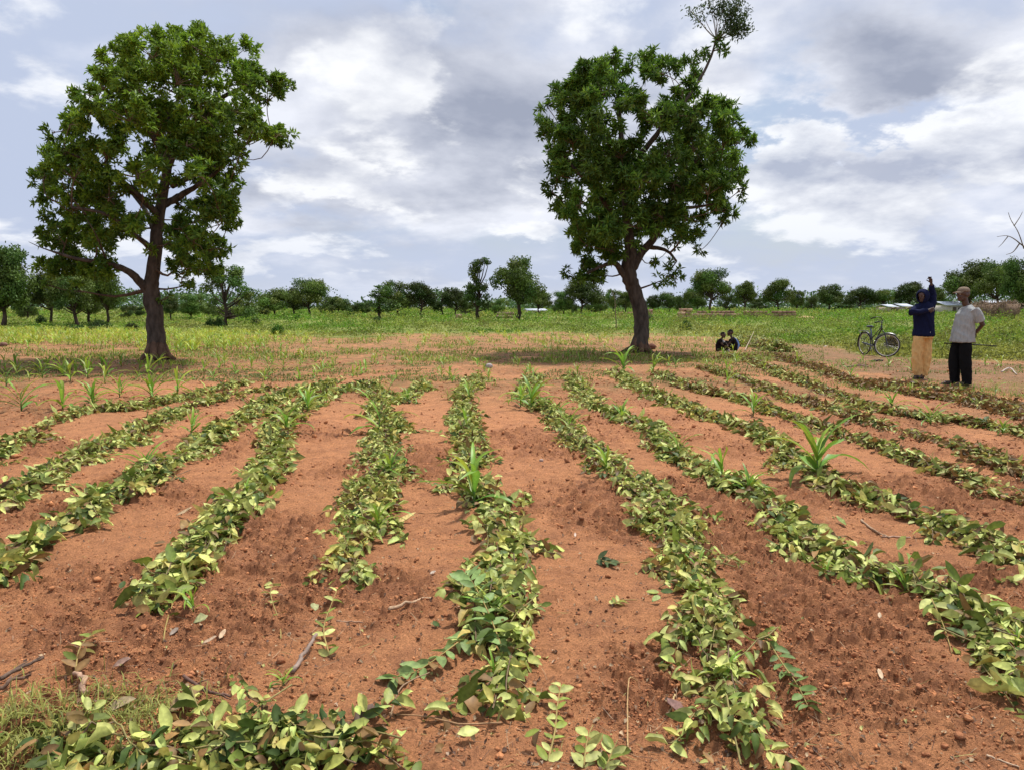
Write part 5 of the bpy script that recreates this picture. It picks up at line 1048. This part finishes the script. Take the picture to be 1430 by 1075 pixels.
def capped_man():
    O = g3(1343, 536.5); r_ = empty('person', O); tag(r_, 'man in a tan cap, grey t-shirt and black trousers, hands behind his back, looking left', 'person')
    f = (-.99, -.12, 0); s = tuple(np.cross([0, 0, 1.], f)); hf = unit(np.array([-.99, -.15, -.02])); a = Acc()
    tube(a, [(-.03, 0, .88), (-.02, 0, 1.05), (.0, 0, 1.22), (.03, 0, 1.40)], np.array([[.10, .14], [.105, .13], [.115, .155], [.075, .15]]), 14, ref=s); tube(a, [(.02, 0, 1.40), (-.03, 0, 1.50), (-.05, 0, 1.58)], .056, 10)
    eyes, P = head(a, (-.085, -.01, 1.645), hf, 1.04)
    for p in ([(-.01, -.10, .90), (.0, -.10, .5), (.045, -.10, .09)], [(-.05, .10, .90), (-.10, .10, .5), (-.08, .10, .09)]): tube(a, p, [.088, .06, .038], 10)
    foot(a, (.05, -.10, 0), (-.19, -.13, 0)); foot(a, (-.09, .10, 0), (-.33, .07, 0))
    A = [(.06, -.185, 1.38), (.19, -.20, 1.11), (.19, .0, .96)]; B = [(.05, .18, 1.38), (.16, .22, 1.10), (.165, .06, .88)]
    tube(a, A, [.052, .043, .030], 10); tube(a, B, [.052, .043, .030], 10); hand(a, A[2], (-.05, .8, -.5), (-.3, .2, -.8), 1, .4); hand(a, B[2], (-.15, -.45, -.85), (-.4, -.85, .4), 1, 1.2, -1)
    b = remesh(a, 'body', .0055, M_SKIN, r_, 2); add_eyes(b, [(e, hf) for e in eyes], .011)
    a = Acc(); tube(a, [(-.035, 0, .79), (-.035, 0, .82), (-.03, 0, .95), (-.02, 0, 1.12), (.0, 0, 1.26), (.03, 0, 1.38), (.015, 0, 1.455)], np.array([[.195, .215], [.200, .215], [.182, .195], [.160, .185], [.150, .195], [.105, .17], [.062, .075]]), 20, ref=s)
    tube(a, [(.05, -.15, 1.38), (.10, -.20, 1.27), (.15, -.205, 1.17)], [.085, .080, .076], 12); tube(a, [(.05, .15, 1.38), (.10, .20, 1.27), (.15, .215, 1.17)], [.085, .080, .076], 12)
    remesh(a, 'shirt', .009, M_GREY, r_, 4, .011, (6, 6, 5))
    a = Acc(); tube(a, [(-.03, 0, .93), (-.035, 0, .80)], np.array([[.13, .16], [.145, .175]]), 16, ref=s)
    for p in ([(-.02, -.09, .86), (-.03, -.10, .62), (-.01, -.10, .40), (.02, -.10, .20), (.035, -.10, .02)], [(-.04, .09, .86), (-.08, .10, .62), (-.10, .10, .40), (-.085, .10, .2), (-.07, .10, .05)]): tube(a, p, [.095, .105, .098, .086, .080], 14)
    remesh(a, 'trousers', .010, M_BLACK, r_, 3, .009, (7, 7, 5))
    sandal((.05, -.10, 0), (-.19, -.13, 0), r_); sandal((-.09, .10, 0), (-.33, .07, 0), r_)
    a = Acc(); q = P(-.012, 0, .055); n = 24
    V = []; Q = []
    for i in range(8):
        e = i / 7 * PI / 2 * .98
        for j in range(n): w_ = 2 * PI * j / n; V.append(q + np.array([math.cos(w_) * .108, math.sin(w_) * .096, 0]) * math.cos(e) ** .75 + np.array([0, 0, math.sin(e) * .088]))
    for i in range(7): Q += [[i * n + j, i * n + (j + 1) % n, (i + 1) * n + (j + 1) % n, (i + 1) * n + j] for j in range(n)]
    a.add(V, None, Q); c = a.build('cap', M_CAP, r_, True); sm = c.modifiers.new('s', 'SOLIDIFY'); sm.thickness = .006
    a = Acc(); V = []; n = 15
    for t in (0, .006):
        for i in range(n):
            w_ = -1.15 + 2.3 * i / (n - 1); e_ = math.cos(w_)
            V.append(q + np.array([-math.cos(w_) * .108, math.sin(w_) * .095, t])); V.append(q + np.array([-.108 * e_ - .085 * e_ ** .5, math.sin(w_) * .088, t - .022 - .018 * math.sin(w_) ** 2]))
    k = np.arange(n - 1) * 2; b = 2 * n; a.add(V, None, np.concatenate([np.stack([k, k + 2, k + 3, k + 1], 1), np.stack([b + k, b + k + 1, b + k + 3, b + k + 2], 1), np.stack([k + 1, k + 3, b + k + 3, b + k + 1], 1)])); a.build('peak', M_CAP, c, True)
    a = Acc(); tube(a, [(-.26, .19, .76), (.16, .03, .745), (.54, -.09, .725)], [.012, .011, .009], 8, knobble=.08); o = a.build('walking_stick', M_STICK, None, True); o.location = O; tag(o, 'thin dark stick held level behind the back of the man in the cap', 'stick')
capped_man()
def child(px, by, sc, f, label, extra, hk=0):
    O = g3(px, by); r_ = empty('person', O, math.atan2(f[1], f[0]), sc); tag(r_, label, 'person'); a = Acc()     # local x = facing direction
    tube(a, [(-.06, 0, .10), (-.09, 0, .22), (-.04, 0, .36), (.01, 0, .43)], np.array([[.10, .115], [.085, .105], [.08, .11], [.045, .07]]), 14, ref=(0, 1, 0)); tube(a, [(.0, 0, .42), (.035, 0, .50)], .036, 8)
    eyes, P = head(a, (.055, 0, .56 + hk), (1, 0, -.05), .84)
    for e in (1, -1):
        tube(a, [(-.05, .07 * e, .10), (.19, .075 * e, .30)], [.062, .046], 10); tube(a, [(.19, .075 * e, .30), (.16, .07 * e, .15), (.10, .07 * e, .05)], [.045, .036, .026], 10); tube(a, [(.09, .07 * e, .025), (.20, .085 * e, .02)], np.array([[.02, .026], [.012, .028]]), 8)
        for i in range(5): ball(a, (.205 - .006 * abs(i - 1), (.085 + (i - 2) * .011) * e, .015), .009, 6, 5)
        w_ = (.235, .02 * e, .21); tube(a, [(-.01, .115 * e, .38), (.10, .15 * e, .26), w_], [.036, .029, .021], 8); hand(a, w_, (.1, -.9 * e, -.1), (-.9, 0, 0), .68, .6, e)
    b = remesh(a, 'body', .006, M_SKIN, r_, 2); add_eyes(b, [(e, np.array([1, 0, 0])) for e in eyes], .009)
    a = Acc(); V = []; c = P(-.012, 0, .035); ball(a, c, .081, 18, 12, jit=.015); o = a.build('hair', M_HAIR, r_, True)
    bm = bmesh.new(); bm.from_mesh(o.data); bmesh.ops.delete(bm, geom=[v for v in bm.verts if (v.co.z - c[2]) < .02 * 1 and v.co.x > c[0] - .02 or v.co.z < c[2] - .035], context='VERTS'); bm.to_mesh(o.data); bm.free()
    a = Acc(); tube(a, [(-.06, 0, .035), (-.07, 0, .12), (-.095, 0, .23), (-.045, 0, .36), (-.0, 0, .43)], np.array([[.11, .13], [.115, .125], [.097, .117], [.092, .122], [.05, .08]]), 16, ref=(0, 1, 0))
    for e in (1, -1): tube(a, [(-.03, .11 * e, .385), (.045, .14 * e, .31)], [.052, .05], 10); tube(a, [(-.05, .07 * e, .10), (.20, .077 * e, .305)], [.074, .058], 10)
    remesh(a, 'clothes', .009, M_BROWNC, r_, 3, .007, (9, 9, 6)); extra(r_)
def ex1(r_):
    a = Acc(); tube(a, [(.02, .0, .40), (.10, .02, .30), (.14, -.02, .2)], np.array([[.02, .04]] * 3), 8); o = a.build('scarf', M_WHITEC, r_, True)
    a = Acc(); tube(a, [(.10, .14, .03), (.24, .06, .05), (.30, -.08, .03)], np.array([[.03, .06]] * 3), 8); a.build('cloth_bundle', M_WHITEC, r_, True)
def ex2(r_):
    a = Acc(); tube(a, [(-.15, .065, .08), (-.185, .05, .20), (-.15, .05, .33), (-.07, .05, .42)], np.array([[.02, .040], [.02, .045], [.02, .03], [.02, .02]]), 10, ref=(1, 0, 0)); a.build('shirt_panel', M_BLUEC, r_, True)
    a = Acc(); tube(a, [(-.17, .0, .24), (-.14, .0, .36), (-.06, .0, .43)], np.array([[.012, .02]] * 3), 8, ref=(1, 0, 0)); a.build('shirt_trim', M_WHITEC, r_, True)
child(1007, 492.8, .93, (.75, -.62), 'smaller of the two squatting children, on the left, in dark clothes with folded arms', ex1)
child(1021.5, 492.6, 1.02, (-.80, .10), 'larger squatting child on the right, back turned, dark clothes with a pale blue panel', ex2, .01)

# ------------------------------------------------------------------ bicycle
def bicycle():
    A = np.array(g3(1206.8, 496)); B = np.array(g3(1232.9, 499)); d = B - A; rz = math.atan2(d[1], d[0]); r_ = empty('bicycle', A, rz); tag(r_, 'old black upright bicycle with luggage rack standing on the path with its front wheel turned', 'bicycle')
    MB = surf('black_paint', (.018, .019, .024), .35, .2, 12, .1, spec=.5); MR = surf('rubber', (.03, .028, .027), .85, .2, 30, .2); MT = surf('rim_metal', (.52, .46, .42), .4, .15, 20, .1, metal=.4); MS = surf('steel', (.4, .4, .4), .35, .2, 20, .1, metal=.8); MGN = surf('seat_tube_sleeve', (.11, .14, .24), .5, .15)
    wb = 1.05; h = .335; ax0 = np.array([.80, 0, .86]); ax1 = np.array([.975, 0, h]); axis = unit(ax1 - ax0); M = np.array(Matrix.Rotation(R(-50), 3, Vector(axis)))
    S_ = lambda p: (M @ (np.array(p, float) - ax0)) + ax0; I = lambda p: np.array(p, float)
    def wheel(c, T, par):
        w_ = empty('wheel', (0, 0, 0)); w_.parent = par; t = np.linspace(0, 2 * PI, 49)
        def ring(R_, r, m, nm): a = Acc(); tube(a, [T([c[0] + R_ * math.cos(q), 0, c[2] + R_ * math.sin(q)]) for q in t], r, 8, caps=False); a.build(nm, m, w_, True)
        ring(.318, .017, MR, 'tyre'); ring(.296, .011, MT, 'rim'); a = Acc()
        for i in range(28): q = i * 2 * PI / 28; o = .03 if i % 2 else -.03; q2 = q + (.35 if (i // 2) % 2 else -.35); tube(a, [T([c[0] + .02 * math.cos(q2), o, c[2] + .02 * math.sin(q2)]), T([c[0] + .292 * math.cos(q), 0, c[2] + .292 * math.sin(q)])], .0014, 4, caps=False)
        a.build('spokes', MS, w_); a = Acc(); tube(a, [T([c[0], -.05, c[2]]), T([c[0], .05, c[2]])], .018, 10); a.build('hub', MS, w_, True)
    wheel((0, 0, h), I, r_); wheel((wb, 0, h), S_, r_)
    def part(nm, segs, m, par=None):
        a = Acc()
        for pts, rad in segs: tube(a, spline(pts, 8) if len(pts) > 2 else np.array(pts, float), rad, 8)
        return a.build(nm, m, par or r_, True)
    bb = (.43, 0, .28); st_ = (.30, 0, .68)
    fr = part('frame', [([bb, st_], .016), ([(.82, 0, .80), (.60, 0, .50), bb], .018), ([(.80, 0, .88), (.835, 0, .74)], .02), ([(.81, 0, .85), (.58, 0, .66), (.36, 0, .50)], .013), ([bb, (.2, .06, .31), (0, .06, h)], .009), ([bb, (.2, -.06, .31), (0, -.06, h)], .009), ([st_, (.15, .06, .5), (0, .06, h)], .008), ([st_, (.15, -.06, .5), (0, -.06, h)], .008)], MB)
    part('seat_post', [([(.335, 0, .56), (.275, 0, .78)], .019)], MGN)
    a = Acc(); ball(a, (.22, 0, .83), (.13, .085, .035), 14, 8); tube(a, [(.28, 0, .83), (.40, 0, .825)], [.045, .02], 10); remesh(a, 'saddle', .008, MB, r_, 2)
    f_ = part('fork', [([S_((wb, .055, h)), S_((.93, .055, .66)), S_((.86, .03, .72))], .010), ([S_((wb, -.055, h)), S_((.93, -.055, .66)), S_((.86, -.03, .72))], .010), ([S_((.86, -.04, .715)), S_((.86, .04, .715))], .014)], MB)
    hb = part('handlebar', [([S_(ax0), S_((.775, 0, 1.0))], .013), ([S_((.56, .27, .99)), S_((.70, .27, 1.05)), S_((.80, .16, 1.05)), S_((.79, 0, 1.01)), S_((.80, -.16, 1.05)), S_((.70, -.27, 1.05)), S_((.56, -.27, .99))], .011), ([S_((.66, .25, 1.0)), S_((.78, .12, .98)), S_((.82, 0, .93))], .006), ([S_((.66, -.25, 1.0)), S_((.78, -.12, .98)), S_((.82, 0, .93))], .006)], MB)
    for e in (1, -1): part('grip', [([S_((.54, .27 * e, .985)), S_((.66, .27 * e, 1.035))], .018)], MR, hb)
    part('luggage_rack', [([(.16, .07, .70), (-.25, .07, .70), (-.25, -.07, .70), (.16, -.07, .70)], .007), ([(-.18, .07, .70), (0, .075, h)], .006), ([(-.18, -.07, .70), (0, -.075, h)], .006), ([(-.05, .07, .70), (-.05, -.07, .70)], .006), ([(.08, .07, .70), (.08, -.07, .70)], .006), ([(.0, .0, .70), (-.24, .0, .70)], .006)], MB)
    def guard(c, T, a0, a1): a = Acc(); tube(a, [T([c[0] + .355 * math.cos(q), 0, c[2] + .355 * math.sin(q)]) for q in np.linspace(a0, a1, 18)], np.array([[.003, .028]] * 18), 8, ref=(0, 1, 0)); a.build('mudguard', MB, r_, True)
    guard((0, 0, h), I, R(20), R(200)); guard((wb, 0, h), S_, R(60), R(160))
    part('chain_guard', [([(.48, -.05, .29), (.25, -.05, .33), (.0, -.05, .36)], np.array([[.05, .01]] * 8))], MB)
    cr = part('crank', [([(.43, -.07, .28), (.50, -.08, .14)], .010), ([(.43, .07, .28), (.36, .08, .42)], .010), ([(.43, -.07, .28), (.43, .07, .28)], .02)], MS)
    for p, e in (((.50, -.13, .14), -1), ((.36, .13, .42), 1)): a = Acc(); box(a, p, (.09, .08, .022)); a.build('pedal', MR, cr)
    part('kickstand', [([(.36, .03, .25), (.30, .20, .0)], .010)], MB)
bicycle()
